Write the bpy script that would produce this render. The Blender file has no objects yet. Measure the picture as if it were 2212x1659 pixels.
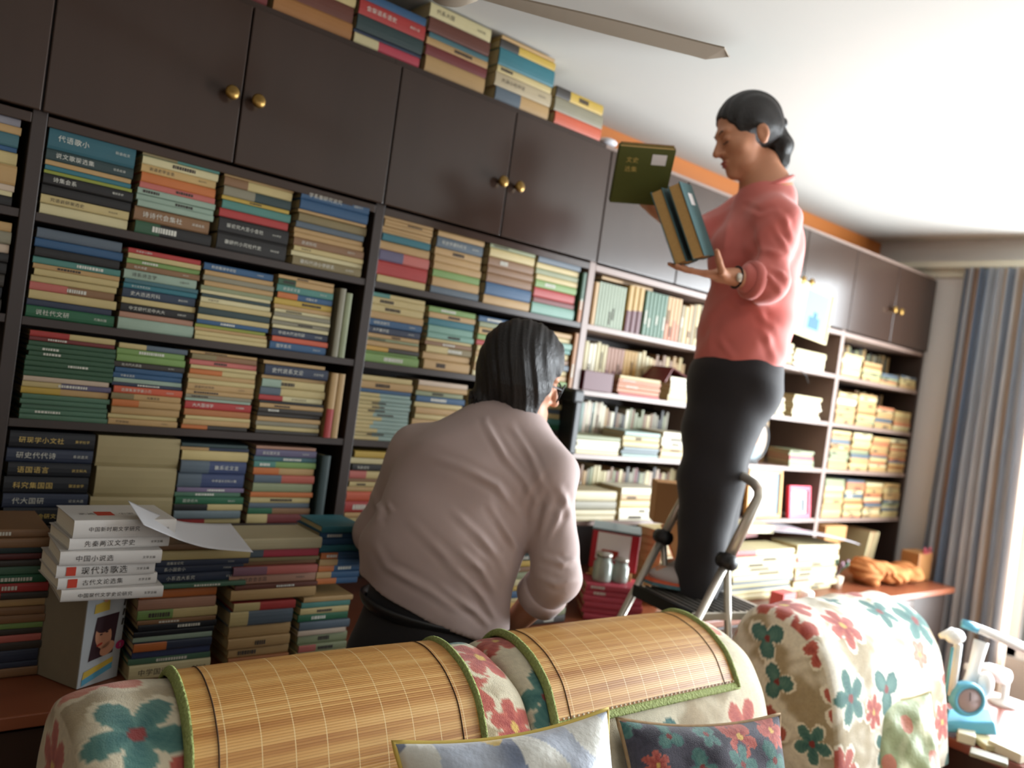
import bpy, math, random
import numpy as np
from mathutils import Vector, Matrix, noise as mnoise

# ------------------------------------------------------------------ camera
S = bpy.context.scene
YAW, PITCH, ROLL, FPX = math.radians(39.6), math.radians(-.72), math.radians(7.88), 1800.0
CAM = np.array([0.0, -2.2, 1.45])
_F = np.array([math.sin(YAW)*math.cos(PITCH), math.cos(YAW)*math.cos(PITCH), math.sin(PITCH)])
_R0 = np.array([math.cos(YAW), -math.sin(YAW), 0.0]); _U0 = np.cross(_R0, _F)
_R = math.cos(ROLL)*_R0 + math.sin(ROLL)*_U0
_U = math.cos(ROLL)*_U0 - math.sin(ROLL)*_R0
cd = bpy.data.cameras.new('camera'); co = bpy.data.objects.new('camera', cd); S.collection.objects.link(co)
co.matrix_world = Matrix(((_R[0], _U[0], -_F[0], CAM[0]), (_R[1], _U[1], -_F[1], CAM[1]), (_R[2], _U[2], -_F[2], CAM[2]), (0, 0, 0, 1)))
cd.sensor_fit = 'HORIZONTAL'; cd.sensor_width = 36.0; cd.lens = FPX/2212*36.0; cd.clip_start = .05; cd.clip_end = 60
cd.dof.use_dof = True; cd.dof.focus_distance = 1.45; cd.dof.aperture_fstop = 2.8
S.camera = co

def at(px, py, k):
    """world point seen at picture point (px, py), k metres along the view axis"""
    return Vector(CAM + k*(_F + (px-1106)/FPX*_R - (py-829.5)/FPX*_U))

# ------------------------------------------------------------------ light
w = bpy.data.worlds.new('world'); S.world = w; w.use_nodes = True
w.node_tree.nodes['Background'].inputs[0].default_value = (.86, .93, 1, 1)
w.node_tree.nodes['Background'].inputs[1].default_value = 1.6
S.view_settings.view_transform = 'Standard'; S.view_settings.look = 'None'; S.view_settings.gamma = 1
S.view_settings.use_curve_mapping = False; S.view_settings.exposure = 0.0

def area(name, loc, target, sx, sy, power, col):
    l = bpy.data.lights.new(name, 'AREA'); l.shape = 'RECTANGLE'; l.size = sx; l.size_y = sy; l.energy = power; l.color = col
    o = bpy.data.objects.new(name, l); S.collection.objects.link(o); o.location = loc
    d = Vector(target)-Vector(loc); o.rotation_euler = d.to_track_quat('-Z', 'Y').to_euler()
    return o
# daylight through the big window in the right-hand wall
area('window_daylight', (4.85, -1.93, 1.325), (0, -1.93, 1.325), 2.62, 1.96, 470, (.88, .95, 1))
# weak fill light added behind the camera, with no seen source
area('rear_fill_light', (.6, -5.35, 1.5), (.8, 0, 1.3), 2.0, 1.4, 5, (.96, .98, 1))

# ------------------------------------------------------------------ helpers
COL = S.collection
def lin(c):
    return tuple((v/12.92 if v <= .04045 else ((v+.055)/1.055)**2.4) for v in c)
def rgb(r, g, b): return lin((r/255, g/255, b/255))
MATS = {}
def mat(name, col, rough=.6, spec=.4, metal=0, bump=0, bscale=60, var=0, vscale=8, stretch=(1, 1, 1), trans=0, coat=0, sheen=0):
    m = bpy.data.materials.new(name); m.use_nodes = True; nt = m.node_tree; b = nt.nodes['Principled BSDF']
    b.inputs['Base Color'].default_value = (*col, 1); b.inputs['Roughness'].default_value = rough
    b.inputs['Specular IOR Level'].default_value = spec; b.inputs['Metallic'].default_value = metal
    if trans: b.inputs['Transmission Weight'].default_value = trans
    if coat: b.inputs['Coat Weight'].default_value = coat; b.inputs['Coat Roughness'].default_value = .2
    if sheen: b.inputs['Sheen Weight'].default_value = sheen
    if var or bump:
        tc = nt.nodes.new('ShaderNodeTexCoord'); mp = nt.nodes.new('ShaderNodeMapping'); mp.inputs['Scale'].default_value = stretch
        nt.links.new(tc.outputs['Object'], mp.inputs[0])
    if var:
        n = nt.nodes.new('ShaderNodeTexNoise'); n.inputs['Scale'].default_value = vscale; n.inputs['Detail'].default_value = 4
        nt.links.new(mp.outputs[0], n.inputs['Vector'])
        r = nt.nodes.new('ShaderNodeMapRange'); r.inputs['To Min'].default_value = 1-var; r.inputs['To Max'].default_value = 1+var
        nt.links.new(n.outputs[0], r.inputs[0])
        x = nt.nodes.new('ShaderNodeVectorMath'); x.operation = 'SCALE'; x.inputs[0].default_value = col
        nt.links.new(r.outputs[0], x.inputs['Scale']); nt.links.new(x.outputs[0], b.inputs['Base Color'])
    if bump:
        n = nt.nodes.new('ShaderNodeTexNoise'); n.inputs['Scale'].default_value = bscale; n.inputs['Detail'].default_value = 3
        nt.links.new(mp.outputs[0], n.inputs['Vector'])
        bp = nt.nodes.new('ShaderNodeBump'); bp.inputs['Strength'].default_value = bump; bp.inputs['Distance'].default_value = .01
        nt.links.new(n.outputs[0], bp.inputs['Height']); nt.links.new(bp.outputs[0], b.inputs['Normal'])
    MATS[name] = m
    return m
def vmat(name, rough=.8, bump=.3, bscale=400, sheen=.2, spec=.2):
    m = mat(name, (1, 1, 1), rough, spec, bump=bump, bscale=bscale, sheen=sheen); nt = m.node_tree
    a = nt.nodes.new('ShaderNodeVertexColor'); a.layer_name = 'Col'
    nt.links.new(a.outputs[0], nt.nodes['Principled BSDF'].inputs['Base Color'])
    return m

class MB:
    """collects geometry for ONE mesh object"""
    def __init__(s): s.v = []; s.f = []; s.m = []; s.mats = []; s.sm = []
    def mi(s, m):
        if m not in s.mats: s.mats.append(m)
        return s.mats.index(m)
    def add(s, vs, fs, m, smooth=False, M=None):
        o = len(s.v); i = s.mi(m)
        if M is not None: vs = [M @ Vector(v) for v in vs]
        s.v += [tuple(v) for v in vs]; s.f += [tuple(a+o for a in f) for f in fs]; s.m += [i]*len(fs); s.sm += [smooth]*len(fs)
    def box(s, a, b, m, M=None):
        x0, y0, z0 = a; x1, y1, z1 = b
        s.add([(x0, y0, z0), (x1, y0, z0), (x1, y1, z0), (x0, y1, z0), (x0, y0, z1), (x1, y0, z1), (x1, y1, z1), (x0, y1, z1)],
              [(0, 3, 2, 1), (4, 5, 6, 7), (0, 1, 5, 4), (1, 2, 6, 5), (2, 3, 7, 6), (3, 0, 4, 7)], m, False, M)
    def quad(s, p, m): s.add(p, [(0, 1, 2, 3)], m)
    def tube(s, pts, r, m, seg=10, cap=True, M=None, flat=1.0):
        pts = [Vector(p) for p in pts]; n = len(pts); rr = r if isinstance(r, (list, tuple)) else [r]*n
        vs = []; up = None
        for i, p in enumerate(pts):
            d = (pts[min(i+1, n-1)]-pts[max(i-1, 0)]).normalized()
            if up is None: up = d.orthogonal().normalized()
            up = (up - d*up.dot(d)).normalized(); q = d.cross(up)
            for j in range(seg):
                a = 2*math.pi*j/seg; vs.append(p + up*math.cos(a)*rr[i] + q*math.sin(a)*rr[i]*flat)
        fs = [(i*seg+j, i*seg+(j+1) % seg, (i+1)*seg+(j+1) % seg, (i+1)*seg+j) for i in range(n-1) for j in range(seg)]
        if cap: fs += [tuple(range(seg-1, -1, -1)), tuple(range((n-1)*seg, n*seg))]
        s.add(vs, fs, m, True, M)
    def lathe(s, prof, m, M=None, seg=20):
        vs = [(r*math.cos(2*math.pi*j/seg), r*math.sin(2*math.pi*j/seg), z) for r, z in prof for j in range(seg)]
        n = len(prof)
        fs = [(i*seg+j, i*seg+(j+1) % seg, (i+1)*seg+(j+1) % seg, (i+1)*seg+j) for i in range(n-1) for j in range(seg)]
        fs += [tuple(range(seg-1, -1, -1)), tuple(range((n-1)*seg, n*seg))]
        s.add(vs, fs, m, True, M)
    def ball(s, c, r, m, M=None, seg=16, ring=10):
        if not isinstance(r, (tuple, list)): r = (r, r, r)
        vs = []
        for i in range(ring+1):
            t = math.pi*i/ring
            for j in range(seg):
                a = 2*math.pi*j/seg; vs.append((c[0]+r[0]*math.sin(t)*math.cos(a), c[1]+r[1]*math.sin(t)*math.sin(a), c[2]+r[2]*math.cos(t)))
        fs = [(i*seg+j, (i+1)*seg+j, (i+1)*seg+(j+1) % seg, i*seg+(j+1) % seg) for i in range(ring) for j in range(seg)]
        s.add(vs, fs, m, True, M)
    def build(s, name, parent=None, loc=None, bevel=0, rot=None):
        me = bpy.data.meshes.new(name); me.from_pydata(s.v, [], s.f)
        for m in s.mats: me.materials.append(m)
        me.polygons.foreach_set('material_index', s.m); me.polygons.foreach_set('use_smooth', s.sm); me.update()
        o = bpy.data.objects.new(name, me); COL.objects.link(o)
        if parent: o.parent = parent
        if loc is not None: o.location = loc
        if rot is not None: o.rotation_euler = rot
        if bevel:
            b = o.modifiers.new('bevel', 'BEVEL'); b.width = bevel; b.segments = 2; b.limit_method = 'ANGLE'
        return o

def tag(o, label=None, cat=None, group=None, kind=None):
    if label and not 4 <= len(label.split()) <= 16: print('LABEL', len(label.split()), label)
    if label: o['label'] = label
    if cat: o['category'] = cat
    if group: o['group'] = group
    if kind: o['kind'] = kind
    return o
def empty(name, loc, label, cat, group=None, rz=0):
    o = bpy.data.objects.new(name, None); COL.objects.link(o); o.location = loc; o.rotation_euler = (0, 0, rz); o.empty_display_size = .05
    return tag(o, label, cat, group)
def Rz(a): return Matrix.Rotation(a, 4, 'Z')
def T(x, y, z): return Matrix.Translation((x, y, z))
def frame(o, x, y, z):
    """matrix with origin o and axes x, y, z"""
    return Matrix(((x[0], y[0], z[0], o[0]), (x[1], y[1], z[1], o[1]), (x[2], y[2], z[2], o[2]), (0, 0, 0, 1)))
VR, VU, VF = Vector(_R), Vector(_U), Vector(_F)

# ------------------------------------------------------------------ materials
wood = mat('dark_stained_wood', rgb(54, 40, 33), .22, .38, var=.18, vscale=6, stretch=(1, 1, .15), bump=.02, bscale=30)
wood_in = mat('dark_shelf_wood', rgb(48, 37, 32), .45, .4, var=.15, vscale=9)
wood_lit = mat('lit_shelf_wood', rgb(128, 108, 98), .4, .4, var=.1, vscale=12)  # same dark wood, painted paler for light caught in the bays by the window
wood_orange = mat('orange_varnished_wood', rgb(188, 112, 52), .4, .4, var=.15, vscale=6, stretch=(.3, 2, 2))
wood_brown = mat('reddish_brown_wood', rgb(120, 66, 42), .35, .5, var=.2, vscale=5, stretch=(.2, 2, 2))
brass = mat('dull_brass', rgb(150, 118, 62), .38, .5, metal=.8)
paint = mat('off_white_ceiling_paint', rgb(196, 195, 189), .9, .2, var=.03, vscale=2)
wallp = mat('grey_white_wall_paint', rgb(196, 192, 186), .85, .2, var=.03, vscale=2)
floorm = mat('brown_floor_boards', rgb(120, 84, 56), .4, .4, var=.2, vscale=4, stretch=(1, 12, 1))
steel = mat('brushed_aluminium', rgb(196, 190, 178), .38, .5, metal=.75)
black = mat('black_plastic', rgb(24, 23, 24), .45, .4)
white_pl = mat('white_plastic', rgb(240, 240, 238), .35, .5)
blue_pl = mat('light_blue_plastic', rgb(96, 176, 206), .35, .5)
paper = mat('white_paper', rgb(196, 196, 200), .8, .2)
page = mat('cream_page_edges', rgb(176, 160, 124), .9, .1, var=.12, vscale=120, stretch=(.05, .05, 3))
pagew = mat('white_page_edges', rgb(232, 228, 214), .9, .1, var=.08, vscale=120, stretch=(.05, .05, 3))
ink = mat('black_printed_ink', rgb(62, 56, 52), .7, .2)
inkw = mat('white_printed_ink', rgb(190, 188, 176), .6, .3)
inkg = mat('gold_printed_ink', rgb(196, 168, 92), .5, .4)
inkr = mat('red_printed_ink', rgb(176, 58, 40), .6, .3)
inky = mat('yellow_printed_ink', rgb(214, 204, 60), .6, .3)

PAL = dict(te=(38, 100, 128), dt=(44, 68, 76), tn=(196, 156, 104), bt=(40, 120, 150), yg=(158, 170, 60), bk=(34, 32, 34), cr=(206, 186, 132),
 wc=(214, 204, 166), ol=(140, 124, 86), co=(208, 170, 110), **{'or': (214, 112, 50)}, pk=(206, 100, 100), lb=(150, 180, 176), br=(146, 104, 72), dg=(52, 98, 74),
 gy=(142, 138, 124), yl=(206, 170, 60), tl=(72, 142, 144), rd=(192, 48, 50), bl=(40, 88, 150), gb=(86, 104, 132), cb=(88, 104, 132), gn=(34, 108, 76),
 lg=(124, 168, 92), tb=(60, 112, 136), nr=(42, 60, 92), pb=(182, 130, 114), nv=(44, 56, 92), gg=(142, 154, 122), ro=(222, 88, 58), mr=(128, 44, 48),
 wp=(206, 184, 176), vb=(98, 92, 142), gt=(74, 122, 104), dk=(60, 54, 52), ob=(190, 112, 62), nk=(26, 30, 42), bx=(176, 160, 120), cl=(206, 184, 128),
 na=(52, 68, 128), vl=(120, 104, 156), sb=(112, 134, 158), rw=(198, 88, 76), yo=(212, 162, 62), lt=(114, 168, 166), lp=(142, 176, 186), gv=(140, 140, 168),
 mb=(112, 56, 44), oc=(178, 116, 60), rk=(204, 56, 86), bg=(188, 172, 148), dr=(104, 40, 40), wb=(206, 196, 170), vp=(136, 88, 122), wh=(236, 234, 228),
 ma=(98, 24, 42), pw=(232, 216, 220), g9=(150, 172, 160), gd=(190, 150, 60), ot=(206, 122, 84))
CNAME = dict(te='teal-blue', dt='dark teal', tn='tan', bt='blue-teal', yg='yellow-green', bk='black', cr='cream', wc='whitish cream', ol='olive grey', co='cream-orange',
 lb='pale blue', br='brown', dg='dark green', gy='grey', yl='yellow', tl='teal', rd='red', bl='blue', gb='grey-blue', cb='slate blue', gn='green', lg='light green',
 tb='steel blue', nr='navy', pb='pinkish brown', nv='navy', gg='grey-green', ro='orange-red', mr='dark red', wp='pinkish white', vb='violet-blue', gt='sea-green', dk='dark brown',
 ob='orange-brown', nk='blue-black', bx='beige', cl='cream', na='royal blue', vl='violet', sb='blue-grey', rw='brick red', yo='amber', lt='pale teal', lp='light blue',
 gv='lavender grey', mb='maroon brown', oc='orange-brown', rk='crimson', bg='beige', dr='dark red', wb='off-white', vp='plum', wh='white', ma='maroon', pw='pinkish white',
 g9='pale green', gd='gold', ot='salmon', pk='pink')
CNAME['or'] = 'orange'
_pm = {}
def pmat(c):
    if c not in _pm:
        g_ = sum(PAL[c])/3; PAL[c] = tuple((v*.80+g_*.20)*q for v, q in zip(PAL[c], (.86, .84, .76)))
        _pm[c] = mat('cover_' + CNAME[c].replace(' ', '_').replace('-', '_'), rgb(*PAL[c]), .5, .35, var=.1, vscale=14)
    return _pm[c]

# ------------------------------------------------------------------ printed characters (real glyph outlines turned to faces)
_gl = {}
def glyph(ch):
    if ch not in _gl:
        cu = bpy.data.curves.new('t', 'FONT'); cu.body = ch; cu.size = 1; cu.resolution_u = 1; cu.align_x = 'CENTER'
        ob = bpy.data.objects.new('t', cu); COL.objects.link(ob)
        dg = bpy.context.evaluated_depsgraph_get(); me = ob.evaluated_get(dg).to_mesh()
        vs = [(v.co.x, v.co.y-.36) for v in me.vertices]; fs = [tuple(p.vertices) for p in me.polygons]
        ob.evaluated_get(dg).to_mesh_clear(); bpy.data.objects.remove(ob); bpy.data.curves.remove(cu)
        _gl[ch] = (vs, fs)
    return _gl[ch]
def write(mb, txt, x, z, size, m, y=-.0006, step=1.06, M=None, up=(0, 0, 1), right=(1, 0, 0)):
    """characters in the plane spanned by right/up, starting at x"""
    U, Rr = Vector(up), Vector(right)
    for i, ch in enumerate(txt):
        if ch == ' ': continue
        vs, fs = glyph(ch); cx = x + (i+.5)*size*step
        mb.add([Vector((0, y, 0)) + Rr*(cx+a*size) + U*(z+b*size) for a, b in vs], fs, m, False, M)
CJK = '中国文学史现代诗歌小说研究论集语言社会科大系选'
# ------------------------------------------------------------------ room shell
XR, YB, ZC = 4.86, .40, 2.54
def struct(name, mb, **k): return tag(mb.build(name, **k), kind='structure')
m = MB(); m.box((-2.5, -5.6, -.1), (6.6, .5, 0), floorm); struct('floor', m)
wallw = mat('tan_far_wall_paint', rgb(150, 134, 112), .85, .2, var=.03, vscale=2)
m = MB(); m.box((-2.5, -5.6, ZC), (6.0, .5, ZC+.1), paint); struct('ceiling', m)
m = MB(); m.box((-2.5, YB, 0), (6.0, YB+.1, ZC), wallp); struct('wall_back', m)
m = MB(); m.box((-2.6, -5.6, 0), (-2.5, .5, ZC), wallw); struct('wall_left', m)
WY0, WY1, WZ0, WZ1 = -3.3, -.60, .35, 2.3
m = MB()
m.box((XR, WY1, 0), (XR+.12, .5, ZC), wallp); m.box((XR, -5.6, 0), (XR+.12, WY0, ZC), wallp)
m.box((XR, WY0, 0), (XR+.12, WY1, WZ0), wallp); m.box((XR, WY0, WZ1), (XR+.12, WY1, ZC), wallp); struct('wall_right', m)
m = MB()
m.box((-2.5, -5.2, 0), (-.6, -5.1, ZC), wallw); m.box((1.9, -5.2, 0), (4.86, -5.1, ZC), wallw)
m.box((-.6, -5.2, 0), (1.9, -5.1, .7), wallw); m.box((-.6, -5.2, 2.3), (1.9, -5.1, ZC), wallw); struct('wall_front', m)
glass = mat('clear_glass', (1, 1, 1), .02, .5, trans=1)
# windows
for nm, (x0, x1, y0, y1, z0, z1, ax) in {'window_1': (XR+.03, XR+.08, WY0, WY1, WZ0, WZ1, 'y'), 'window_2': (-.6, 1.9, -5.17, -5.13, .7, 2.3, 'x')}.items():
    m = MB()
    for q in range(4):
        if ax == 'y':
            yy = y0+(y1-y0-.05)*q/3; m.box((x0, yy, z0), (x1, yy+.05, z1), white_pl)
        else:
            xx = x0+(x1-x0-.05)*q/3; m.box((xx, y0, z0), (xx+.05, y1, z1), white_pl)
    m.box((x0, y0, z0), (x1, y1, z0+.05), white_pl); m.box((x0, y0, z1-.05), (x1, y1, z1), white_pl)
    o = struct(nm, m)
m = MB(); m.box((.0, YB-.03, 2.435), (XR-.001, YB-.001, ZC-.001), wood_orange); m.box((-2.4, YB-.03, 2.435), (.0, YB-.001, ZC-.001), wood_orange); struct('trim_1', m)
railm = mat('pale_curtain_rail', rgb(200, 196, 176), .5, .4)
m = MB(); m.box((XR-.075, -3.4, 2.375), (XR-.001, .36, 2.41), railm); m.box((XR-.02, -3.4, 2.33), (XR-.001, .36, 2.375), railm)
tag(m.build('curtain_rail'), 'pale horizontal curtain rail along the window wall under the ceiling', 'curtain rail')

# curtain: hanging folds with printed vertical stripes
def curtain():
    n, k = 150, 26; y0, y1 = -.17, -.60; vs = []; cols = []
    rr = random.Random(4); stripes = [rr.choice([(190, 194, 200), (150, 162, 178), (204, 184, 164), (126, 142, 164), (206, 204, 204), (190, 162, 142)]) for _ in range(26)]
    for j in range(k+1):
        z = 2.37 - (2.37-.04)*j/k; sp = 1 + .10*(j/k)
        for i in range(n+1):
            u = i/n; y = y0 + (y1-y0)*u*sp + .008*math.sin(u*60+j*.1); x = XR-.075 + .028*math.sin(u*2*math.pi*9 + .3*math.sin(j*.25)) + .006*math.sin(u*50)
            vs.append((x, y, z)); c = stripes[int(u*25.9)]; q = .94+.06*math.sin(j*1.7+i*.9)*math.sin(i*.37)
            cols.append(tuple(a*q for a in rgb(*c)))
    fs = [(j*(n+1)+i, j*(n+1)+i+1, (j+1)*(n+1)+i+1, (j+1)*(n+1)+i) for j in range(k) for i in range(n)]
    me = bpy.data.meshes.new('curtain'); me.from_pydata(vs, [], fs)
    ca = me.color_attributes.new('Col', 'FLOAT_COLOR', 'POINT'); ca.data.foreach_set('color', [x for c in cols for x in (*c, 1)])
    cm = vmat('striped_curtain_cloth', .85, .2, 300, .3); nt = cm.node_tree; b = nt.nodes['Principled BSDF']
    tr = nt.nodes.new('ShaderNodeBsdfTranslucent'); mx = nt.nodes.new('ShaderNodeMixShader'); mx.inputs[0].default_value = .5
    a = [x for x in nt.nodes if x.type == 'VERTEX_COLOR'][0]; nt.links.new(a.outputs[0], tr.inputs[0])
    nt.links.new(b.outputs[0], mx.inputs[1]); nt.links.new(tr.outputs[0], mx.inputs[2]); nt.links.new(mx.outputs[0], nt.nodes['Material Output'].inputs[0])
    me.materials.append(cm); me.polygons.foreach_set('use_smooth', [True]*len(fs))
    o = bpy.data.objects.new('curtain', me); COL.objects.link(o)
    tag(o, 'grey-blue curtain with vertical stripes hanging in folds beside the window', 'curtain')
curtain()
# drawn-back sheer at the far end is outside the view; a pale balcony wall stands outside the window
m = MB(); m.box((6.6, -5.5, -.1), (6.7, 3.5, 1.1), paint)
tag(m.build('balcony_parapet'), 'pale balcony parapet outside the window', 'parapet', kind='structure')

# ------------------------------------------------------------------ wall bookcase, one unit to a bay
D = [.345+.897*i for i in range(-1, 6)]           # right edges of the uprights
SHZ = [1.668, 1.427, 1.19, .937]
knobprof = [(.0, 0), (.006, 0), (.006, .012), (.016, .018), (.019, .026), (.014, .032), (.0, .034)]
BL = ['at the frame edge, dark doors above', 'above the white book stack, brass knobs on its doors', 'behind the man, glossy doors above', 'behind the woman, brightly lit', 'with framed photos on its shelves', 'beside the curtain, farthest from the camera']
for b in range(6):
    xl, xr = D[b]-.032, D[b+1]-.032                # carcass from left upright to next upright
    r = empty('bookcase', (xl, 0, .65), f'dark wooden bookcase bay {BL[b]}', 'bookcase', 'bays of the wall bookcase')
    off = lambda mb, nm, **k: (lambda o: (setattr(o, 'location', (0, 0, 0)), o)[1])(mb.build(nm, r, **k))
    def part(mb, nm, bevel=0, par=r):
        o = mb.build(nm, r, bevel=bevel); o.location = (-xl, 0, -.65); return o
    m = MB(); m.box((xl, .0, .651), (xl+.032, .385, 2.30), wood_lit if b >= 3 else wood_in)
    part(m, 'side_panel', .002)
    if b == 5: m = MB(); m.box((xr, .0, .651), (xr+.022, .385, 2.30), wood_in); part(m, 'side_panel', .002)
    m = MB(); m.box((xl+.032, .375, .651), (xr, .385, 2.30), wood_in); part(m, 'back_panel')
    for z in SHZ: m = MB(); m.box((xl+.0322, .002, z-.02), (xr-.0002, .375, z), wood_lit if b >= 3 else wood_in); part(m, 'shelf', .0015)
    m = MB(); m.box((xl+.0322, .0, 1.865), (xr-.0002, .375, 1.888), wood_lit if b >= 3 else wood); part(m, 'top_rail', .0015)
    m = MB(); m.box((xl, .0, 2.30), (xr-.0002 if b < 5 else xr+.022, .385, 2.322), wood_lit if b >= 3 else wood); part(m, 'top_board', .0015)
    xm = (xl+xr+.0)/2+.01
    for q, (a, c) in enumerate(((xl+.017, xm-.002), (xm+.002, xr+.013))):
        m = MB(); m.box((a, -.018, 1.893), (c, -.001, 2.302), wood); d = part(m, 'cabinet_door', .003)
        m = MB(); kx = (xm-.035 if q == 0 else xm+.035)
        m.lathe(knobprof, brass, T(kx, -.018, 2.062) @ Matrix.Rotation(math.pi/2, 4, 'X')); kn = m.build('knob', d)
# the low cabinet the bookcase stands on
r = empty('low_cabinet', (1.9, 0, 0), 'long low dark cabinet with a brown top running under the whole bookcase', 'cabinet')
def part(mb, nm, bevel=0, par=None, loc=(-1.9, 0, 0)):
    o = mb.build(nm, par or r, bevel=bevel)
    if par is None: o.location = loc
    return o
m = MB(); m.box((-.7, -.39, .622), (4.70, .392, .65), wood_brown); m.box((4.70, -.13, .622), (4.85, .392, .65), wood_brown); part(m, 'worktop', .003)
m = MB(); m.box((-.68, -.355, .06), (4.68, .39, .6215), wood_in); part(m, 'carcass')
m = MB(); m.box((-.68, -.33, 0), (4.66, .38, .0595), wood_in); part(m, 'plinth')
x = -.66
while x < 4.2:
    m = MB(); m.box((x, -.372, .09), (x+.44, -.356, .46), wood); d = part(m, 'cabinet_door', .002)
    m = MB(); m.lathe(knobprof, brass, T(x+.40, -.372, .35) @ Matrix.Rotation(math.pi/2, 4, 'X'), 12); m.build('knob', d)
    m = MB(); m.box((x, -.372, .47), (x+.44, -.356, .61), wood); d = part(m, 'drawer', .002)
    m = MB(); m.lathe(knobprof, brass, T(x+.22, -.372, .54) @ Matrix.Rotation(math.pi/2, 4, 'X'), 12); m.build('knob', d)
    x += .45

# ------------------------------------------------------------------ ceiling fan (its blade shows at the top of the picture)
fanm = mat('grey_fan_enamel', rgb(138, 126, 110), .6, .3)
f0 = Vector((.97, -.63, 2.27)); tip = Vector((1.60, -.93, 2.25)); ang = math.atan2(tip.y-f0.y, tip.x-f0.x)
r = empty('ceiling_fan', (f0.x, f0.y, ZC), 'grey ceiling fan, one blade seen against the white ceiling', 'ceiling fan', rz=ang)
m = MB(); m.lathe([(.0, -.035), (.05, -.035), (.06, -.001), (0, -.001)], fanm); m.build('canopy', r)
m = MB(); m.tube([(0, 0, -.03), (0, 0, -.22)], .012, fanm); m.build('rod', r)
m = MB(); m.lathe([(0, -.30), (.04, -.30), (.07, -.28), (.07, -.235), (.04, -.205), (0, -.205)], fanm); m.build('motor_housing', r)
for q in range(2):
    m = MB(); vs = []; n = 16
    for i in range(n+1):
        u = i/n; xx = .06+.62*u; hw = .026+.020*math.sin(min(1, u*1.6)*math.pi/2) if u < .93 else (.046*math.sqrt(max(0, 1-((u-.93)/.07)**2))+.002)
        for s_, zz in ((-1, -.278), (1, -.272), (1, -.268), (-1, -.274)): vs.append((xx, s_*hw, zz))
    fs = [(4*i+a, 4*i+(a+1) % 4, 4*i+4+(a+1) % 4, 4*i+4+a) for i in range(n) for a in range(4)] + [(3, 2, 1, 0), (4*n, 4*n+1, 4*n+2, 4*n+3)]
    m.add(vs, fs, fanm, False, Rz(math.pi*q)); m.build('blade', r)
# ------------------------------------------------------------------ floral upholstery
def floral(U, V, seed, ground=(204, 194, 168), tan=(164, 148, 118), flowers=None, scale=1.0, extra=()):
    """colour of a printed floral cloth at cloth coordinates (metres)"""
    rs = np.random.RandomState(seed); H, W_ = U.shape
    def n2(f, ph): return np.sin(U*f+ph+1.7*np.sin(V*f*.83+ph*2))*np.sin(V*f*1.13-ph+1.3*np.sin(U*f*.71))
    g = np.array(rgb(*ground)); t = np.array(rgb(*tan))
    k = n2(14/scale, seed)+.5*n2(31/scale, seed+2)+.3*n2(70/scale, seed+5); k = 1/(1+np.exp(-6*(k-.12)))
    C = g*(1-k[..., None]) + t*k[..., None]
    C *= (1+.07*n2(240, 1.0)+.05*n2(420, 3.0))[..., None]
    teal, teal2, red, red2, rose = (np.array(rgb(*c)) for c in ((54, 98, 96), (92, 132, 122), (150, 62, 58), (192, 104, 88), (206, 150, 126)))
    u0, u1, v0, v1 = U.min(), U.max(), V.min(), V.max()
    fl = list(flowers or [])
    step = .17*scale; i = 0; v = v0
    while v < v1+step:
        u = u0 + (i % 2)*step*.5
        while u < u1+step:
            fl.append((u+rs.uniform(-.04, .04)*scale, v+rs.uniform(-.04, .04)*scale, rs.uniform(.045, .075)*scale, rs.uniform(0, 6.28), rs.choice(['t', 'r', 'o', 'r', 's']))); u += step
        v += step*.8; i += 1
    ex = list(flowers or []); fl = ex+[q for q in fl[len(ex):] if all(math.hypot(q[0]-e[0], q[1]-e[1]) > (q[2]+e[2])*.8 for e in ex)]; fl = fl[::-1]
    for fu, fv, sz, an, ty in fl:
        du, dv = U-fu, V-fv; r = np.hypot(du, dv); msk = r < sz*1.5
        if not msk.any(): continue
        th = np.arctan2(dv, du)-an
        if ty == 't': np_, pw, ca, cb = 5, .7, teal, teal2
        elif ty == 'r': np_, pw, ca, cb = 6, .45, red, red2
        elif ty == 's': np_, pw, ca, cb = 3, 1.0, teal2, teal
        else: np_, pw, ca, cb = 5, .4, rose, red2
        pet = np.abs(np.cos(th*np_/2.0))**pw; R_ = sz*(.32+.68*pet)*(1+.02*np.sin(th*17+fu*50))
        halo = msk & (r < R_*1.16); C[halo] = g*1.08
        ins = msk & (r < R_); q = (r/np.maximum(R_, 1e-6))
        vein = np.abs(np.sin(th*np_/2.0))**3
        mix = np.clip(q*.9-.2+vein*.4+.18*np.sin(r*500+th*9), 0, 1)[..., None]
        col = ca*(1-mix)+cb*mix; C[ins] = col[ins]
        cen = msk & (r < sz*.17); C[cen] = red*.7 if ty in 'ts' else np.array(rgb(206, 170, 90))
    return np.clip(C, 0, 1)

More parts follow.
